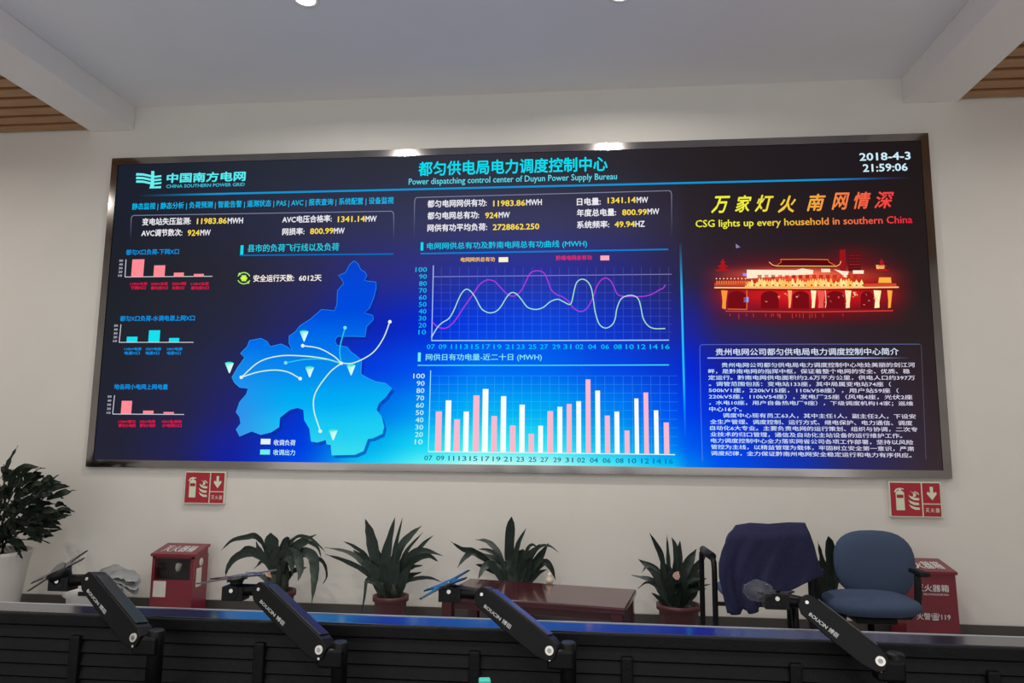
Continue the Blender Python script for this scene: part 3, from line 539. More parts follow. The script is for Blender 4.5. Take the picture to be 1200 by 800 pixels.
# ================================================================== PLANTS
def leaf(mb, pts, w, m, twist=0, blunt=False, fold=.25):
    n = 5 if len(pts) > 3 else 6
    P = spline(pts, n); L = len(P)-1; vs = []
    for i, p in enumerate(P):
        t = i/L; tan = (P[min(i+1, L)]-P[max(i-1, 0)]).normalized()
        side = tan.cross(Vector((0, -1, .25))); side = side.normalized() if side.length > 1e-4 else Vector((1, 0, 0))
        nrm = side.cross(tan).normalized(); side = side*math.cos(twist)+nrm*math.sin(twist); nrm = side.cross(tan).normalized()
        prof = (.35+.65*min(1, t*2.6))*(1-max(0, (t-(.75 if blunt else .45))/(.25 if blunt else .55))**(3 if blunt else 1.7))
        hw = max(.0008, w*.5*prof); wav = .08*w*math.sin(i*1.9+w*900)
        vs += [p-side*hw+nrm*(hw*fold+wav), p-nrm*hw*.05, p+side*hw+nrm*(hw*fold-wav)]
    fs = []
    for i in range(L): fs += [(3*i, 3*i+1, 3*i+4, 3*i+3), (3*i+1, 3*i+2, 3*i+5, 3*i+4)]
    mb.add(vs, fs, m, True)
def pot(mb, x, y, z0, z1, r0, r1, m, rim=.012):
    mb.lathe([(0, z0), (r0, z0), (r0+(r1-r0)*.85, z0+(z1-z0)*.85), (r1+rim*.2, z1-.035), (r1+rim, z1-.033), (r1+rim, z1), (r1-.006, z1), (r1-.012, z1-.05), (0, z1-.052)], m, (x, y, 0))
def plant(name, label, Y, px, rim_y, potw, leaves, leafm, stems=(), extra=0, seed=1, dry=None, group='potted dracaenas along the wall', spread=.12):
    rr = random.Random(seed); c = aty(px, rim_y, Y); sc = pscale(Y)
    t = thing(name, label, 'potted plant', (c.x, Y, 0), group)
    r1 = potw/2*sc; mb = MB(); pot(mb, c.x, Y, 0, c.z, r1*.78, r1-.008, 'pot_terracotta'); mb.build('pot', t)
    MB().lathe([(0, .004), (r1*.5, .006), (r1-.022, 0)], 'soil', (c.x, Y, c.z-.03), 24).build('soil', t)
    mb = MB()
    for k, L in enumerate(leaves):
        pts, w_ = L[0], L[1]; fl = L[2] if len(L) > 2 else {}
        d = fl.get('d', rr.uniform(-spread, spread*.8)); n = len(pts)-1; out = []
        for i, (a, b) in enumerate(pts):
            yy = min(Y+d*(i/n)**1.3+rr.uniform(-.01, .01), -.02); out.append(aty(a, b, yy))
        leaf(mb, out, w_*sc, leafm[k % len(leafm)], rr.uniform(-.45, .45) if 'tw' not in fl else fl['tw'], fl.get('b', False))
    base = Vector((c.x, Y, c.z-.03))
    for k in range(extra):                              # leaves on the far and near side of the clump
        az = rr.uniform(0, 2*math.pi); el = rr.uniform(.5, 1.25); l = rr.uniform(.2, .34); h = Vector((math.cos(az)*math.cos(el), math.sin(az)*math.cos(el)*.7, math.sin(el)))
        p1 = base+Vector((h.x, h.y, h.z))*l*.55+Vector((0, 0, .05)); p2 = p1+Vector((h.x*1.3, h.y, h.z*.45))*l*.5; p2.y = min(p2.y, -.02)
        leaf(mb, [base+Vector((h.x, h.y, 0))*.03, p1, p2], rr.uniform(.03, .05), leafm[k % len(leafm)], rr.uniform(-.6, .6))
    mb.build('foliage', t, fix=False)
    if stems:
        mb = MB()
        for pts, r in stems: mb.tube([aty(a, b, Y) for a, b in pts], [r*1.05]+[r]*(len(pts)-1), 'stem_bark', 10)
        mb.build('stem', t)
    if dry:
        mb = MB()
        for pts, w_, m, d in dry: leaf(mb, [aty(a, b, Y+d) for a, b in pts], w_*sc, m, .2)
        tag(mb.build('dry_leaf', t), 'pale pinkish withered leaf')
    return t
plant('potted_dracaena', 'potted dracaena with long drooping leaves, right of the red box with the window', -.34, 326, 691, 40, [
    ([(318,668),(310,640),(300,628),(289,629),(272,633),(259,645)], 7), ([(320,672),(313,659),(299,648),(287,648),(275,654),(267,665),(264,676)], 10), ([(318,665),(310,650),(292,641),(282,646),(274,653)], 4), ([(322,672),(321,645),(317,624)], 17, {'b': True, 'tw': .1, 'd': -.05}), ([(321,672),(316,657),(300,645),(286,640)], 8), ([(325,675),(332,648),(345,628)], 11), ([(327,672),(345,640),(371,626)], 9), ([(326,670),(344,632),(360,629),(372,637),(382,647)], 4), ([(327,668),(352,636),(371,640),(377,655)], 4.5),
    ([(328,668),(350,647),(366,651),(369,668),(368,686),(365.5,706)], 12, {'d': -.12, 'tw': .1}), ([(329,668),(352,652),(370,653),(380,660),(383,675),(377,686)], 4.5), ([(326,672),(335,648),(348,652),(352,668),(349,681)], 12, {'d': -.14}), ([(325,670),(332,650),(341,655),(343,675)], 13, {'d': -.14}), ([(320,674),(310,657),(298,666)], 6), ([(322,672),(328,655),(336,634),(340,630)], 12, {'tw': 0}), ([(320,668),(307,650),(300,634)], 9, {'tw': 0}), ([(322,672),(322,655),(326,640)], 14, {'tw': 0}), ([(326,675),(340,655),(352,640),(364,635)], 10), ([(319,690),(322,672),(325,650)], 15, {'tw': 0, 'd': -.03}), ([(332,692),(333,672),(337,655)], 15, {'tw': 0, 'd': -.03}), ([(326,675),(318,652),(308,640)], 12)],
    ['leaf_deep', 'leaf_mid'], stems=[([(322,700),(322,672)], .035), ([(333,700),(334,672)], .028)], extra=7, seed=4, dry=[([(318,676),(315,672),(318,667)], 5, 'leaf_dry', -.16)])
plant('potted_dracaena', 'upright potted dracaena in a terracotta pot, left of the dark red bench', -.34, 458, 697, 40, [
    ([(449,700),(452,655),(463,605)], 13, {'tw': .1}), ([(458,696),(462,650),(472,605)], 6), ([(446,700),(440,655),(434,625),(428,608)], 14, {'tw': .1}), ([(446,696),(432,655),(415,640),(402,634)], 5), ([(447,698),(435,665),(414,644)], 15, {'tw': .2}), ([(444,690),(425,660),(408,647),(380,641)], 6, {'d': -.03}), ([(446,698),(430,671),(405,657),(381,649)], 6.5, {'d': -.05}), ([(460,690),(468,645),(481,627),(494,616)], 9), ([(461,692),(474,650),(496,623)], 5), ([(462,694),(482,655),(496,637),(508,627)], 5.5), ([(462,694),(478,655),(495,645),(519,651)], 9), ([(462,696),(480,660),(500,650),(514,658)], 9), ([(462,698),(478,668),(496,662)], 7), ([(463,698),(475,682),(490,677),(505,677),(518,682)], 5), ([(446,700),(437,682),(430,679),(427,700),(423,722)], 4, {'d': -.06}),
    ([(450,702),(452,675),(457,645)], 17, {'tw': 0}), ([(463,702),(465,675),(476,655)], 15, {'tw': 0}), ([(450,702),(440,672),(428,655)], 14, {'tw': 0}), ([(458,702),(462,668),(463,640)], 15, {'tw': 0, 'd': -.05}), ([(468,700),(474,675),(484,660)], 11, {'tw': 0}), ([(447,702),(446,668),(443,642)], 16, {'tw': 0})],
    ['leaf_deep', 'leaf_mid'], stems=[([(447,705),(448,682)], .02), ([(464,705),(462,684)], .02)], extra=6, seed=9)
plant('potted_dracaena', 'potted dracaena with one tall upright leaf, behind the dark red bench', -.21, 606, 697, 42, [
    ([(600,690),(597,645),(599.5,605)], 11, {'b': True, 'tw': 0, 'd': -.03}), ([(603,680),(606,642),(617,618)], 6), ([(596,690),(575,660),(555,646),(542,643),(528,634)], 8, {'d': -.05}), ([(575,660),(556,647),(545,653),(536,665)], 7, {'d': -.06}), ([(598,685),(585,650),(572,635),(557,632)], 7), ([(598,688),(585,655),(573,645),(560,643)], 5.5), ([(600,690),(585,660),(563,647)], 8), ([(592,688),(578,664),(568,664),(560,679)], 10, {'d': -.12}), ([(586,675),(567,664),(557,661)], 5), ([(605,692),(608,665),(613,643)], 17, {'tw': 0, 'b': True}), ([(608,690),(618,655),(633,637)], 9), ([(610,690),(628,660),(643,636)], 11), ([(612,682),(628,645),(642,639),(655,647)], 3.5), ([(610,690),(625,662),(639,655)], 9), ([(612,690),(635,660),(645,664),(651,679)], 8), ([(615,685),(616,650),(623,638),(632,643)], 4), ([(616,690),(630,672),(641,667)], 5),
    ([(600,692),(592,668),(585,652)], 12, {'tw': 0}), ([(612,692),(616,668),(624,652)], 14, {'tw': 0}), ([(603,692),(600,668),(594,650)], 13, {'tw': 0}), ([(614,692),(622,672),(632,660)], 12, {'tw': 0}), ([(598,692),(588,674),(578,668)], 9)],
    ['leaf_deep', 'leaf_mid'], stems=[([(602,705),(602,684)], .018), ([(611,705),(612,684)], .018)], extra=4, seed=12, spread=.09)
plant('potted_dracaena', 'bushy potted dracaena in a dark red pot, left of the chair with the jacket', -.34, 795, 707, 47, [
    ([(785,705),(776,655),(769,638),(761,624)], 6.5), ([(786,705),(783,660),(781.5,626)], 5.5), ([(790,705),(794,662),(797,633)], 11, {'tw': 0}), ([(792,690),(792,645),(787,629)], 6), ([(782,707),(770,672),(748,655)], 12, {'tw': .1}), ([(775,672),(760,663),(752,671)], 3.5), ([(798,705),(805,665),(816,643)], 13, {'tw': 0}), ([(800,705),(813,668),(829,648)], 9), ([(803,705),(815,680),(826,660)], 6), ([(803,705),(816,685),(828,677)], 7), ([(800,705),(818,689),(833,684)], 3.5), ([(780,708),(770,688),(758,682),(747,690)], 3.5), ([(782,710),(772,700),(763,694)], 5), ([(782,708),(775,696),(767,687)], 6), ([(786,705),(781,675),(774,653)], 13, {'tw': 0}), ([(805,708),(812,712),(819,709)], 4.5),
    ([(790,708),(788,685),(786,664)], 16, {'tw': 0}), ([(798,708),(803,688),(809,670)], 16, {'tw': 0}), ([(794,708),(795,688),(795,664)], 15, {'tw': 0}), ([(785,708),(780,690),(772,676)], 13, {'tw': 0}), ([(805,708),(812,692),(818,680)], 11, {'tw': 0}), ([(800,708),(800,690),(799,656)], 12, {'tw': 0})],
    ['leaf_deep', 'leaf_mid'], extra=10, seed=21, dry=[([(794,679),(793,674),(795,669)], 8, 'pink_flower', -.17)])
plant('potted_snake_plant', 'dark upright plant half hidden between the two chairs', -.42, 968, 712, 44, [
    ([(966,705),(963,660),(958,633)], 7), ([(970,705),(973,660),(971,628)], 11, {'b': True, 'tw': 0}), ([(965,680),(962,662),(950,656)], 6), ([(968,705),(968,680),(966,655)], 12, {'tw': 0}), ([(974,705),(978,680),(982,662)], 9), ([(962,705),(955,685),(950,668)], 9)], ['leaf_bush', 'leaf_deep'], extra=5, seed=31, group='plants half hidden by other things')
# large bush in a tall white planter
t = thing('potted_bush', 'large dense leafy plant in a tall white planter at the left edge', 'potted plant', (-3.72, -.52, 0))
BYY = -.52; sc = pscale(BYY); pr = aty(26, 646, BYY); pc = pr.x-.26
mb = MB(); mb.lathe([(0, 0), (.185, 0), (.20, .03), (.245, pr.z*.75), (.262, pr.z-.03), (.27, pr.z), (.245, pr.z), (.235, pr.z-.06), (0, pr.z-.06)], 'pot_white', (pc, BYY, 0), 48); mb.build('planter', t)
MB().lathe([(0, .004), (.15, .006), (.237, 0)], 'soil', (pc, BYY, pr.z-.05), 24).build('soil', t)
mb = MB(); st = MB(); rr = random.Random(5)
for L in (([(4,575),(10,545),(21,522)], 10), ([(10,565),(26,549),(46,547)], 11), ([(25,575),(40,563),(48,555)], 7), ([(40,580),(55,566),(69,556)], 7), ([(50,582),(66,572),(77,567)], 8), ([(55,585),(75,577),(90,574)], 8.5), ([(55,606),(70,606),(84,603)], 8), ([(50,600),(65,598),(79,594)], 6), ([(45,620),(60,622),(73,620)], 4.5), ([(40,625),(52,628),(62,628)], 7), ([(14,632),(22,645),(27,656)], 7), ([(45,568),(58,560),(62,572)], 8)):
    leaf(mb, [aty(a, b, BYY+rr.uniform(-.1, .1)) for a, b in L[0]], L[1]*sc, 'leaf_bush', rr.uniform(-.4, .4))
cc = aty(14, 596, BYY)
for k in range(330):
    while True:
        d = Vector((rr.uniform(-1, 1), rr.uniform(-1, 1), rr.uniform(-1, 1)))
        if .05 < d.length < 1: break
    p = cc+Vector((d.x*.40-.06, d.y*.32, d.z*.29)); o = Vector((d.x+.25*(1 if d.x > 0 else -1), d.y*.9, d.z*.45+.25)).normalized()
    l = rr.uniform(.07, .15); sd = o.orthogonal()
    q0 = p-o*l*.4; q2 = p+o*l*.6+Vector((0, 0, -.02)); q1 = p+Vector((0, 0, .015))
    leaf(mb, [q0, q1, q2], rr.uniform(.035, .06), 'leaf_bush', rr.uniform(-1.3, 1.3))
    if k % 9 == 0: st.tube([(pc+rr.uniform(-.08, .08), BYY+rr.uniform(-.08, .08), pr.z-.05), ((pc+p.x)/2, (BYY+p.y)/2, (pr.z+p.z)/2+.04), p], [.008, .006, .003], 'stem_bark', 6)
mb.build('foliage', t, fix=False); st.build('stems', t)

# ================================================================== WHITE BIN WITH PLASTIC BAG
by = -.42; a = aty(79, 684, by); c = aty(130, 684, by); bx = (a.x+c.x)/2; br = (c.x-a.x)/2; zt = a.z
t = thing('storage_bin', 'white round plastic bin with a dark label, behind the leftmost monitor arm', 'bin', (bx, by, 0))
MB().lathe([(0, 0), (br*.72, 0), (br*.82, zt-.08), (br*.98, zt-.06), (br, zt-.02), (br*.98, zt), (br*.93, zt), (br*.8, zt-.07), (br*.68, .02), (0, .02)], 'bin_white', (bx, by, 0), 40).build('bucket', t)
la = aty(91, 698, by-br); lb = aty(101, 693.5, by-br)
MB().box((la.x, by-br*.995, la.z), (lb.x, by-br*.9, lb.z), 'black_plastic').build('label_plate', t)
t2 = MB(); rr = random.Random(2)
for k in range(9):
    L = [(108+rr.uniform(-6, 4), 690-2*k+rr.uniform(-2, 2)), (130, 684-2.2*k+rr.uniform(-3, 3)), (150, 690-2.2*k+rr.uniform(-4, 4)), (160-.4*abs(k-4)**1.6, 696-2.6*k+rr.uniform(-3, 3))]
    leaf(t2, [aty(x, y, by-.02+.05*(k % 3)-.06*(i == 3)) for i, (x, y) in enumerate(L)], (14+rr.uniform(-3, 6))*sc, 'bag_grey', rr.uniform(.5, 1.4), True, .1)
tag(t2.build('plastic_bag', fix=False, solid=.003), 'crumpled grey plastic bag spilling over the white bin', 'plastic bag')

# ================================================================== BENCH
bl, br_, fl_, fr_ = [atz(x, y, .45) for x, y in ((550, 677), (745, 690), (515, 697), (733, 713))]
bc = (bl+br_+fl_+fr_)/4; ang = math.atan2((br_-bl).y+(fr_-fl_).y, (br_-bl).x+(fr_-fl_).x); LX = ((br_-bl).length+(fr_-fl_).length)/4; LY = ((fl_-bl).length+(fr_-br_).length)/4*.97
M = Matrix.Translation((bc.x, bc.y, 0)) @ Matrix.Rotation(ang, 4, 'Z')
t = thing('wooden_bench', 'low dark red polished wooden bench table in front of a potted dracaena', 'bench', (bc.x, bc.y, 0))
MB().box((-LX, -LY, .415), (LX, LY, .45), 'table_wood', M).build('bench_top', t, bevel=.008, seg=3)
m = MB()
for y in (-1, 1): m.box((-LX+.05, y*(LY-.045)-.011, .368), (LX-.05, y*(LY-.045)+.011, .415), 'table_wood', M)
for x in (-1, 1): m.box((x*(LX-.06)-.011, -LY+.04, .368), (x*(LX-.06)+.011, LY-.04, .415), 'table_wood', M)
m.build('apron', t, bevel=.003)
for x in (-1, 1):
    for y in (-1, 1): MB().box((x*(LX-.045)-.032, y*(LY-.04)-.03, 0), (x*(LX-.045)+.032, y*(LY-.04)+.03, .415), 'table_wood', M).build('leg', t, bevel=.004)
p = atz(659*0+644, 683, .45)
tag(MB().lathe([(0, .0), (.02, .0), (.026, .012), (.022, .03), (.012, .04), (.016, .052), (.01, .064), (0, .066)], 'porcelain', (p.x, p.y, .4503), 16).build('figurine'), 'tiny cream ornament at the back edge of the dark red bench', 'ornament')

# ================================================================== BLUE OFFICE CHAIR
cy = -.95
def pillow(mb, c, hw, hh, th, ax, ay, m, ex=2.6, n=32, dome=5, top=None):
    ax = Vector(ax).normalized(); ay = Vector(ay).normalized(); nz = ax.cross(ay).normalized(); c = Vector(c); vs = [c+nz*th*.5]; fs = []
    rings = [(math.sin(math.pi*(i+1)/(2*dome+1)), math.cos(math.pi*(i+1)/(2*dome+1))) for i in range(2*dome)]
    for rr_, hz in rings:
        rr2 = rr_**.55
        for k in range(n):
            a = 2*math.pi*k/n; ca, sa = math.cos(a), math.sin(a); e = 2/ex
            x = math.copysign(abs(ca)**e, ca); y = math.copysign(abs(sa)**e, sa)
            kx = 1-.10*max(0, -y) if top else 1
            vs.append(c+ax*x*hw*rr2*kx+ay*y*hh*rr2+nz*hz*th*.5)
    vs.append(c-nz*th*.5); N = len(vs)-1
    fs += [(0, 1+k, 1+(k+1) % n) for k in range(n)]
    for i in range(len(rings)-1): fs += [(1+i*n+k, 1+(i+1)*n+k, 1+(i+1)*n+(k+1) % n, 1+i*n+(k+1) % n) for k in range(n)]
    fs += [(N, 1+(len(rings)-1)*n+(k+1) % n, 1+(len(rings)-1)*n+k) for k in range(n)]
    mb.add(vs, fs, m, True)
sl_, sr_ = aty(967, 706, cy-.03), aty(1077, 706, cy-.03); sx = (sl_.x+sr_.x)/2; sz = sl_.z-.005
t = thing('office_chair', 'blue fabric office chair with an empty seat, in front of the lettered red box', 'chair', (sx, cy, 0), 'blue chairs by the wall')
mb = MB(); pillow(mb, (sx, cy+.0, sz+.005), (sr_.x-sl_.x)/2, .20, .115, (1, 0, 0), (0, 1, .0), 'chair_fabric', 3); mb.build('seat', t)
bt, bb_, bl_, brr = aty(1020, 621, cy+.25), aty(1020, 704, cy+.22), aty(978, 665, cy+.24), aty(1074, 665, cy+.24)
mb = MB(); pillow(mb, ((bl_.x+brr.x)/2, cy+.25, (bt.z+bb_.z)/2), (brr.x-bl_.x)/2, (bt.z-bb_.z)/2, .10, (1, 0, 0), (0, .12, 1), 'chair_fabric', 2.7, top=True); mb.build('backrest', t)
mb = MB(); pillow(mb, ((bl_.x+brr.x)/2, cy+.295, (bt.z+bb_.z)/2), (brr.x-bl_.x)/2*.94, (bt.z-bb_.z)/2*.94, .06, (1, 0, 0), (0, .12, 1), 'black_plastic', 2.7); mb.build('back_shell', t)
MB().tube([(sx, cy+.08, sz-.085), (sx, cy+.22, sz-.09), (sx, cy+.33, sz-.03), (sx, cy+.345, sz+.16)], .02, 'black_metal', 10).build('back_support', t)
MB().box((sx-.11, cy-.1, sz-.09), (sx+.11, cy+.12, sz-.055), 'black_metal').build('seat_mechanism', t, bevel=.01)
for sgn in (-1, 1):
    hx = (sr_.x-sl_.x)/2; xx = sx+sgn*(hx+.005)
    m = MB().tube([(sx+sgn*.12, cy+.03, sz-.072), (sx+sgn*(hx-.03), cy+.03, sz-.07), (xx+sgn*.012, cy+.03, sz-.03), (xx+sgn*.02, cy+.03, sz+.08), (xx+sgn*.022, cy+.03, sz+.165)], [.018, .018, .02, .02, .018], 'black_plastic', 10)
    m.box((xx+sgn*.022-.028, cy-.07, sz+.165), (xx+sgn*.022+.028, cy+.09, sz+.19), 'black_plastic'); m.build('armrest', t, bevel=.008)
MB().tube([(sx, cy, .11), (sx, cy, .30), (sx, cy, .302), (sx, cy, sz-.085)], [.03, .03, .018, .018], 'black_metal', 14).build('gas_column', t)
mb = MB()
for k in range(5):
    a = math.radians(90+72*k); d = Vector((math.cos(a), math.sin(a), 0)); mb.tube([Vector((sx, cy, .115)), Vector((sx, cy, .10))+d*.15, Vector((sx, cy, .078))+d*.29], [.032, .024, .016], 'black_plastic', 8)
mb.build('star_base', t)
for k in range(5):
    a = math.radians(90+72*k); q0 = Vector((sx, cy, .03))+Vector((math.cos(a), math.sin(a), 0))*.285; sd = Vector((-math.sin(a), math.cos(a), 0))
    m = MB(); m.disc(q0+sd*.008, .03, sd, 'black_plastic', 16, .016); m.disc(q0-sd*.024, .03, sd, 'black_plastic', 16, .016); m.tube([q0, q0+Vector((0, 0, .05))], .008, 'black_metal', 8); m.build('caster', t)

# ================================================================== ARMCHAIR WITH JACKET
jy = -1.05
lx = aty(838, 700, jy-.05).x; rx = aty(951, 700, jy-.05).x; cx = (lx+rx)/2; az = aty(838, 656, jy-.05).z; zse = aty(900, 700, jy).z
t = thing('armchair', 'dark tubular armchair facing the wall with a jacket over its back', 'chair', (cx, jy+.2, 0), 'blue chairs by the wall')
for x, s_ in ((lx, -1), (rx, 1)):
    pts = [(x, jy-.05, 0), (x, jy-.05, az-.05), (x, jy-.04, az-.015), (x, jy-.005, az), (x, jy+.35, az-.01), (x, jy+.4, az-.03), (x, jy+.41, az-.08), (x, jy+.42, 0)]
    MB().tube(pts, .016, 'black_metal', 10).build('side_frame', t)
    MB().tube([(x, jy+.0, az+.012), (x, jy+.34, az+.002)], [.022, .022], 'black_plastic', 10).build('armrest', t)
a = aty(931, 706, jy+.12); MB().tube([(a.x, jy+.12, zse-.03), (a.x+.005, jy+.12, 0)], .02, 'black_metal', 10).build('leg', t)
MB().tube([(lx, jy+.02, zse-.045), (rx, jy+.02, zse-.045)], .012, 'black_metal', 8).build('crossbar', t)
mb = MB(); pillow(mb, (cx, jy+.2, zse), (rx-lx)/2-.06, .23, .08, (1, 0, 0), (0, 1, 0), 'chair_fabric', 3.2); mb.build('seat', t)
zt_ = aty(900, 614, jy).z; mb = MB(); pillow(mb, (cx, jy+.005, (zt_+zse+.1)/2), (rx-lx)/2-.07, (zt_-zse-.1)/2-.01, .05, (1, 0, 0), (0, 0, 1), 'chair_fabric', 3); mb.build('backrest', t)
for q in (-.12, .12): MB().tube([(cx+q, jy+.0, zse+.14), (cx+q, jy+.02, zse-.04)], .012, 'black_metal', 8).build('back_support', t)
# jacket
TOPL = [(862, 616), (880, 613.5), (902, 615), (925, 613), (943, 613)]
LEFT = [(862, 616), (853, 629), (846, 645), (842.5, 660), (842.5, 676), (847, 696), (852, 718)]
RIGHT = [(943, 613), (949, 626), (954, 640), (957, 652), (960, 662), (963, 668), (966, 673)]
BOT = [(852, 718), (866, 720), (871, 713), (878, 717), (886, 718), (892, 706), (903, 701), (915, 697), (930, 690), (948, 681), (966, 673)]
def pl_at(L, t):
    x = t*(len(L)-1); i = min(int(x), len(L)-2); f = x-i; return (L[i][0]*(1-f)+L[i+1][0]*f, L[i][1]*(1-f)+L[i+1][1]*f)
nu, nv = 44, 26; vs = []; rr = random.Random(11)
for j in range(nv+1):
    v = j/nv; l = pl_at(LEFT, v); r = pl_at(RIGHT, v)
    for i in range(nu+1):
        u = i/nu; tp = pl_at(TOPL, u); bt_ = pl_at(BOT, u)
        x = (1-v)*tp[0]+v*bt_[0]+(1-u)*(l[0]-((1-v)*LEFT[0][0]+v*LEFT[-1][0]))+u*(r[0]-((1-v)*RIGHT[0][0]+v*RIGHT[-1][0]))
        y = (1-v)*tp[1]+v*bt_[1]+(1-u)*(l[1]-((1-v)*LEFT[0][1]+v*LEFT[-1][1]))+u*(r[1]-((1-v)*RIGHT[0][1]+v*RIGHT[-1][1]))
        edge = min(u, 1-u)*2; yy = jy-.045-.035*min(1, v*6)-.03*math.sqrt(max(0, edge))-.012*v*math.sin(u*21+v*2)-.010*v*math.sin(u*9-v*4)-.006*math.sin(u*33+v*11)*v
        vs.append(aty(x, y, yy))
mb = MB(); mb.add(vs, [(j*(nu+1)+i, j*(nu+1)+i+1, (j+1)*(nu+1)+i+1, (j+1)*(nu+1)+i) for j in range(nv) for i in range(nu)], 'jacket_fabric', True)
bk = []                                                   # the half that hangs on the seat side
for j in range(9):
    for i in range(nu+1):
        p = Vector(vs[i]); v = j/8; bk.append(Vector((cx+(p.x-cx)*(1-.02*v), jy-.045+min(1, v*4)*.105+.008*math.sin(i*.5)*v, p.z-.26*v+.012*math.sin(v*3.14))))
mb.add(bk, [(j*(nu+1)+i, (j+1)*(nu+1)+i, (j+1)*(nu+1)+i+1, j*(nu+1)+i+1) for j in range(8) for i in range(nu)], 'jacket_fabric', True)
jk = thing('jacket', 'dark navy jacket draped over the back of the armchair', 'jacket', (cx, jy, zse))
mb.build('body', jk, fix=False, solid=.008)
slv = MB(); P = [aty(x+3, y, jy-.065) for x, y in ((853, 640), (850, 662), (851, 685), (857, 706), (859, 719))]
slv.tube(P, [.02, .03, .034, .034, .03], 'jacket_fabric', 14); slv.build('sleeve', jk)
slv = MB(); P = [aty(x, y, jy-.09) for x, y in ((872, 680), (876, 698), (881, 711), (883, 717))]
slv.tube(P, [.02, .035, .034, .03], 'jacket_fabric', 14); slv.build('sleeve', jk)

# ================================================================== CONSOLE
CB, CF, CZ = -3.63, -3.712, .95
t = thing('control_console', 'long black control console with a louvred back panel and narrow top ledge, across the foreground', 'console', (.5, CF, 0))
X0, X1 = -2.3, 3.3
m = MB(); m.box((X0, CF+.004, CZ-.004), (X1, CB, CZ), 'console_top'); m.build('top_ledge', t, bevel=.001)
MB().box((X0, CB, CZ-.02), (X1, CB+.004, CZ+.0015), 'trim_light').build('edge_trim', t)
m = MB(); m.box((X0, CF+.02, .04), (X1, CB, CZ-.004), 'panel_black')
m.box((X0, CF, CZ-.030), (X1, CF+.02, CZ-.003), 'panel_black'); m.build('back_board', t, bevel=.003)
posts = [aty(x, y, CF).x for x, y in ((86, 770), (303, 770), (556, 770), (735, 780), (933, 785), (1165, 790))]
posts = [-2.1, -1.65, -1.2]+posts+[2.05, 2.5, 2.95]
mb = MB(); z = CZ-.034
while z > .1:
    mb.hexa([(X0, CF+.006, z-.0245), (X1, CF+.006, z-.0245), (X1, CF+.02, z-.0245), (X0, CF+.02, z-.0245), (X0, CF+.013, z), (X1, CF+.013, z), (X1, CF+.02, z), (X0, CF+.02, z)], 'panel_black'); z -= .0295
mb.build('louvre_panel', t)
for x in posts: MB().box((x-.013, CF-.004, .1), (x+.013, CF+.02, CZ-.05), 'panel_black').build('panel_post', t, bevel=.004)
DZ = .74
MB().box((X0, -4.55, DZ-.03), (X1, CF, DZ), 'panel_black').build('desk_top', t, bevel=.004)
MB().box((X0, -4.1, 0), (X1, -4.06, DZ-.03), 'panel_black').build('front_board', t)
for x in (X0, X1-.04): MB().box((x, -4.5, 0), (x+.04, CB, DZ-.03), 'panel_black').build('end_panel', t)
p = aty(568, 797, -4.0); tp = MB(); Mt = Matrix.Translation((p.x, -4.0, 0)) @ Matrix.Rotation(.2, 4, 'Z')
tp.box((-.009, -.009, DZ+.001), (.009, .009, p.z-.01), 'black_plastic', Mt); hp = thing('highlighter_pen', 'pen with a turquoise cap standing on the console desk, only its tip in view', 'pen', (p.x, -4.0, DZ)); tp.build('barrel', hp, bevel=.003)
tp = MB(); tp.box((-.011, -.011, p.z-.03), (.011, .011, p.z+.003), 'turquoise', Mt); tag(tp.build('cap', hp, bevel=.003), 'turquoise cap')

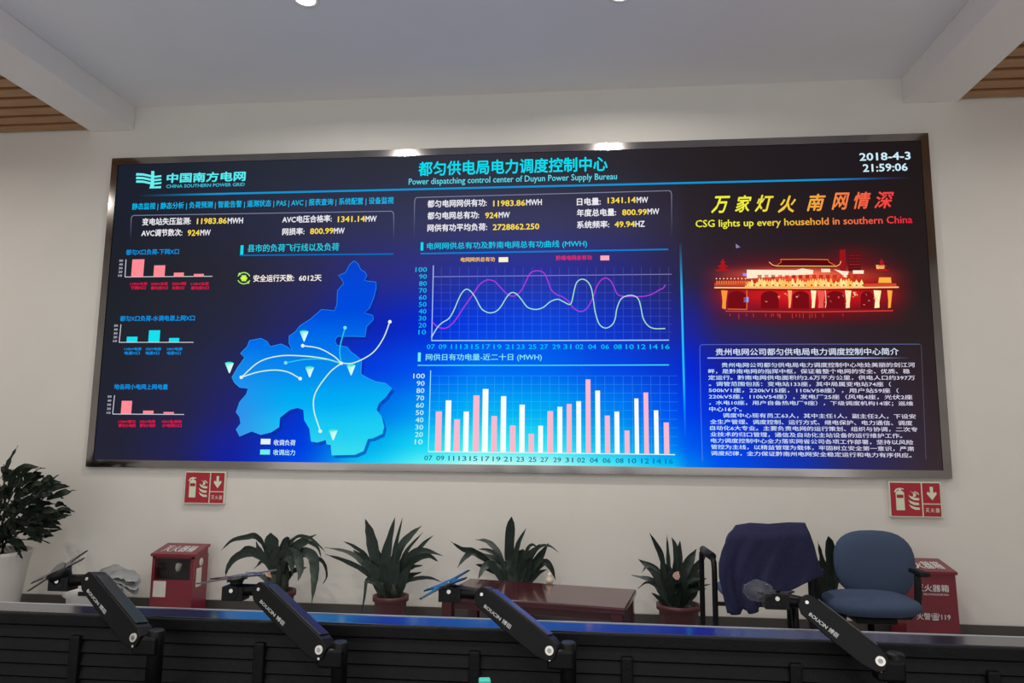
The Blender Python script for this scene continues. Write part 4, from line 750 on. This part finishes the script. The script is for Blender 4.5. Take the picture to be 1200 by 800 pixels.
# ================================================================== MONITOR ARMS
def monitor_arm(piv, up, plate_a, plate_b, knuckle, label, yd=-3.80, yu=-3.74, plate_y=None, vdir=(.25, .9, .12), vs_=1.0, film=False, hub=1):
    A = aty(*piv, yd); Bq = aty(*up, yu); d = (Bq-A).normalized(); sc = pscale(yd)
    t = thing('monitor_arm', label, 'monitor arm', (A.x+.03, yd, DZ), 'black gas spring monitor arms on the console')
    fr = Vector((0, -1, 0)); fr = (fr-d*fr.dot(d)).normalized(); n = d.cross(fr).normalized()       # fr faces the viewer, n across the arm
    if n.z < 0: n = -n
    L = (Bq-A).length
    # outline of the side plate in (along, across)
    def outline(a, b, e): return [(-.017*e, -.010), (-.008, -.022*e), (.02, -.029*e), (L*.6, -.030*e), (L-.004, -.027*e), (L+.012, -.016), (L+.015, .002), (L+.010, .013), (L-.002, .017*e), (L*.5, .0185*e), (.01, .0195*e), (-.012, .012)]
    c0 = A-fr*.019
    body = MB(); ol = outline(0, 0, 1); body.prism(ol, A-fr*.002+n*0, d, n, .001, 'black_metal')
    body = MB(); w0 = .021
    o2 = A-fr*.0; pr_ = [A+d*x+n*y for x, y in ol]; N = len(ol)
    fv = [p+fr*w0 for p in pr_]; bv = [p-fr*w0 for p in pr_]; tri = tessellate_polygon([[Vector((x, y, 0)) for x, y in ol]])
    body.add(fv+bv, [tuple(k) for k in tri]+[tuple(i+N for i in k[::-1]) for k in tri]+[(i, (i+1) % N, N+(i+1) % N, N+i) for i in range(N)], 'black_metal'); bo = body.build('gas_spring_arm', t, bevel=.003)
    cov = MB(); cv = [A+d*x+n*y for x, y in ((.02, .0192), (L-.012, .0172))]
    cov.hexa([cv[0]+fr*.017, cv[1]+fr*.017, cv[1]-fr*.017, cv[0]-fr*.017, cv[0]+fr*.017+n*.004, cv[1]+fr*.017+n*.004, cv[1]-fr*.017+n*.004, cv[0]-fr*.017+n*.004], 'black_gloss'); tag(cov.build('top_cover', t, bevel=.0015), 'glossy top cover of the arm')
    tx = MB(); q_ = A+fr*(w0+.0006); ang_o = .0
    text_on(tx, 'BOUCIN 博臣', q_+d*(L*.90)-n*(.0195), -d*(L*.40), n*.0095, 'white_ink', .02)
    # lettering must read downwards from the upper end
    tx.build('brand_lettering', bo)
    MB().tube([A+fr*(w0-.001), A+fr*(w0+.004)], .0092, 'silver', 20).tube([A+fr*(w0+.004), A+fr*(w0+.0048)], .005, 'steel', 6).build('pivot_bolt', t)
    s1 = A+Vector((0, 0, -.018))+fr*0; MB().tube([s1+fr*(w0-.006), s1+fr*(w0+.003)], .0028, 'silver', 10).build('set_screw', t)
    MB().tube([Bq+fr*(w0-.002), Bq+fr*(w0+.002)], .0036, 'silver', 12).build('pin', t)
    # elbow column, lower link and clamp
    col = A+Vector((.032, .004, 0)); MB().tube([(col.x, col.y, DZ+.035), (col.x, col.y, A.z-.02), (col.x, col.y, A.z+.012), (col.x, col.y, A.z+.016)], [.017, .017, .0175, .014], 'black_metal', 18).build('post', t)
    MB().box((A.x-.012, A.y-.019, A.z-.036), (col.x+.012, A.y+.018, A.z+.004), 'black_metal').build('elbow', t, bevel=.006)
    MB().box((col.x-.04, col.y-.045, DZ), (col.x+.04, col.y+.035, DZ+.036), 'black_metal').build('clamp_base', t, bevel=.006)
    # head
    K = aty(*knuckle, yu+.01); hb = MB()
    hb.tube([Bq, Bq.lerp(K, .35)+Vector((0, 0, -.001)), K], [.0105, .013, .0145], 'black_metal', 12)
    hb.tube([K+Vector((0, -.02, -.003)), K+Vector((0, .02, -.003))], .0165, 'black_metal', 16); hb.tube([K+Vector((0, -.022, .002)), K+Vector((0, -.0235, .002))], .005, 'silver', 10)
    hb.box((K.x-.024, K.y-.019, K.z-.021), (K.x+.026, K.y+.019, K.z+.010), 'black_metal')
    hd = hb.build('tilt_head', t, bevel=.001)
    py_ = plate_y if plate_y is not None else yu+.005
    a = aty(*plate_a, py_); b = aty(*plate_b, py_); cen = (a+b)/2; u = (b-a)/2; ul = u.length; uh = u.normalized(); vh = Vector(vdir); vh = (vh-uh*vh.dot(uh)).normalized(); nn = uh.cross(vh).normalized()
    if nn.z < 0: nn = -nn
    hb2 = MB().tube([K, K.lerp(cen, .5), cen-nn*.004], [.012*hub, .014*hub, .016*hub], 'black_metal', 12).build('head_joint', t)
    X = []                                                # X-shaped VESA plate: slotted arms towards both ends, two short side arms
    for sx_, sy_ in ((1, 1), (1, -1), (-1, -1), (-1, 1)):
        k = [(.20, .62), (.86, .95), (.99, .86), (1.0, .70), (.34, .16)]
        pts = [(sx_*x, sy_*y) for x, y in k]
        if sx_*sy_ < 0: pts = pts[::-1]
        X += pts
    hv = ul*.55*vs_
    X = [(x*ul, y*hv) for x, y in [(.26, .62), (.90, 1.0), (1, .84), (.50, .24), (.50, -.24), (1, -.84), (.90, -1), (.26, -.62), (-.26, -.62), (-.90, -1), (-1, -.84), (-.50, -.24), (-.50, .24), (-1, .84), (-.90, 1), (-.26, .62)]]
    pm = MB(); pv = [cen+uh*x+vh*y for x, y in X]; N = len(X); tri = tessellate_polygon([[Vector((x, y, 0)) for x, y in X]])
    pm.add([p+nn*.0015 for p in pv]+[p-nn*.0015 for p in pv], [tuple(k) for k in tri]+[tuple(i+N for i in k[::-1]) for k in tri]+[(i, (i+1) % N, N+(i+1) % N, N+i) for i in range(N)], 'black_gloss')
    pm.tube([cen-nn*.008, cen+nn*.003], ul*.28, 'black_gloss', 20); pm.build('mounting_plate', t)
    if film:
        fm = MB(); rr = random.Random(8); c_ = aty(888, 692, yu); nph, nth = 14, 9; vs = []
        for j in range(nth+1):
            for i in range(nph):
                a_ = 2*math.pi*i/nph; th = math.pi*j/nth; r = rr.uniform(.9, 1.08); vs.append(c_+Vector((math.cos(a_)*math.sin(th)*.032*r, math.sin(a_)*math.sin(th)*.025*r, math.cos(th)*.022*r)))
        fm.add(vs, [(j*nph+i, j*nph+(i+1) % nph, (j+1)*nph+(i+1) % nph, (j+1)*nph+i) for j in range(nth) for i in range(nph)], 'plastic_film', True)
        tag(fm.build('film_wrap', t, fix=False), 'clear crinkled plastic film')
    return t
monitor_arm((166, 746), (111, 678), (34, 688), (101, 649), (74, 680), 'leftmost black monitor arm, its plate tilted up in front of the white bin', vdir=(.2, .65, .72), vs_=.34, hub=1.8)
monitor_arm((381, 760), (310, 690), (238, 681), (318, 670), (276, 691), 'black monitor arm with a level plate, in front of the drooping dracaena', vdir=(-.3, .92, -.06), vs_=.8)
monitor_arm((648, 761), (569, 696), (494, 697), (549, 672), (528, 692), 'black monitor arm with a blue lit plate, in front of the dark red bench', vdir=(.3, 1, .28))
monitor_arm((1031, 774), (946, 706), (888, 697), (934, 697), (908, 700), 'rightmost black monitor arm with clear film on its head, in front of the chairs', vdir=(0, 1, .2), vs_=.9, film=True)

# ================================================================== DOWNLIGHTS
def downlight(x, y, label, power, ZC=ZC-.0):
    t = thing('ceiling_downlight', label, 'downlight', (x, y, ZC), 'recessed ceiling downlights')
    MB().lathe([(.062, -.004), (.085, -.006), (.088, 0), (.062, 0), (.062, -.004)], 'beam_paint', (x, y, ZC), 28).build('trim_ring', t)
    MB().lathe([(0, -.003), (.06, -.003)], 'lamp_glow', (x, y, ZC), 24).build('lens', t)
    ld = bpy.data.lights.new('downlight_beam', 'AREA'); ld.shape = 'DISK'; ld.size = .09; ld.energy = power; ld.color = LAMP_COLOR; ld.spread = math.radians(165)
    lo = bpy.data.objects.new('downlight_beam', ld); C.objects.link(lo); lo.location = (x, y, ZC-.01)
a = atz(358, -1, ZC); b = atz(727, -7, ZC)
downlight(a.x, a.y, 'bright ceiling downlight at the top edge, left of the middle', LAMP_POWER)
downlight(b.x, b.y, 'bright ceiling downlight at the top edge, right of the middle', LAMP_POWER)
for x, w in ((-4.55, 'left'), (4.55, 'right')): downlight(x, -1.7, 'ceiling downlight among the wooden slats on the %s' % w, LAMP_POWER*.7, ZS)  # unseen fixtures added to brighten the wall at both sides
for y, w in ((-3.6, 'above the console'), (-5.8, 'behind the console')):
    for x, q in ((a.x, 'left'), (b.x, 'right')): downlight(x, y, 'recessed ceiling downlight %s, %s of the middle' % (w, q), LAMP_POWER_BEHIND)  # unseen rows added to light the room from above and behind
bpy.data.objects.remove(_to)
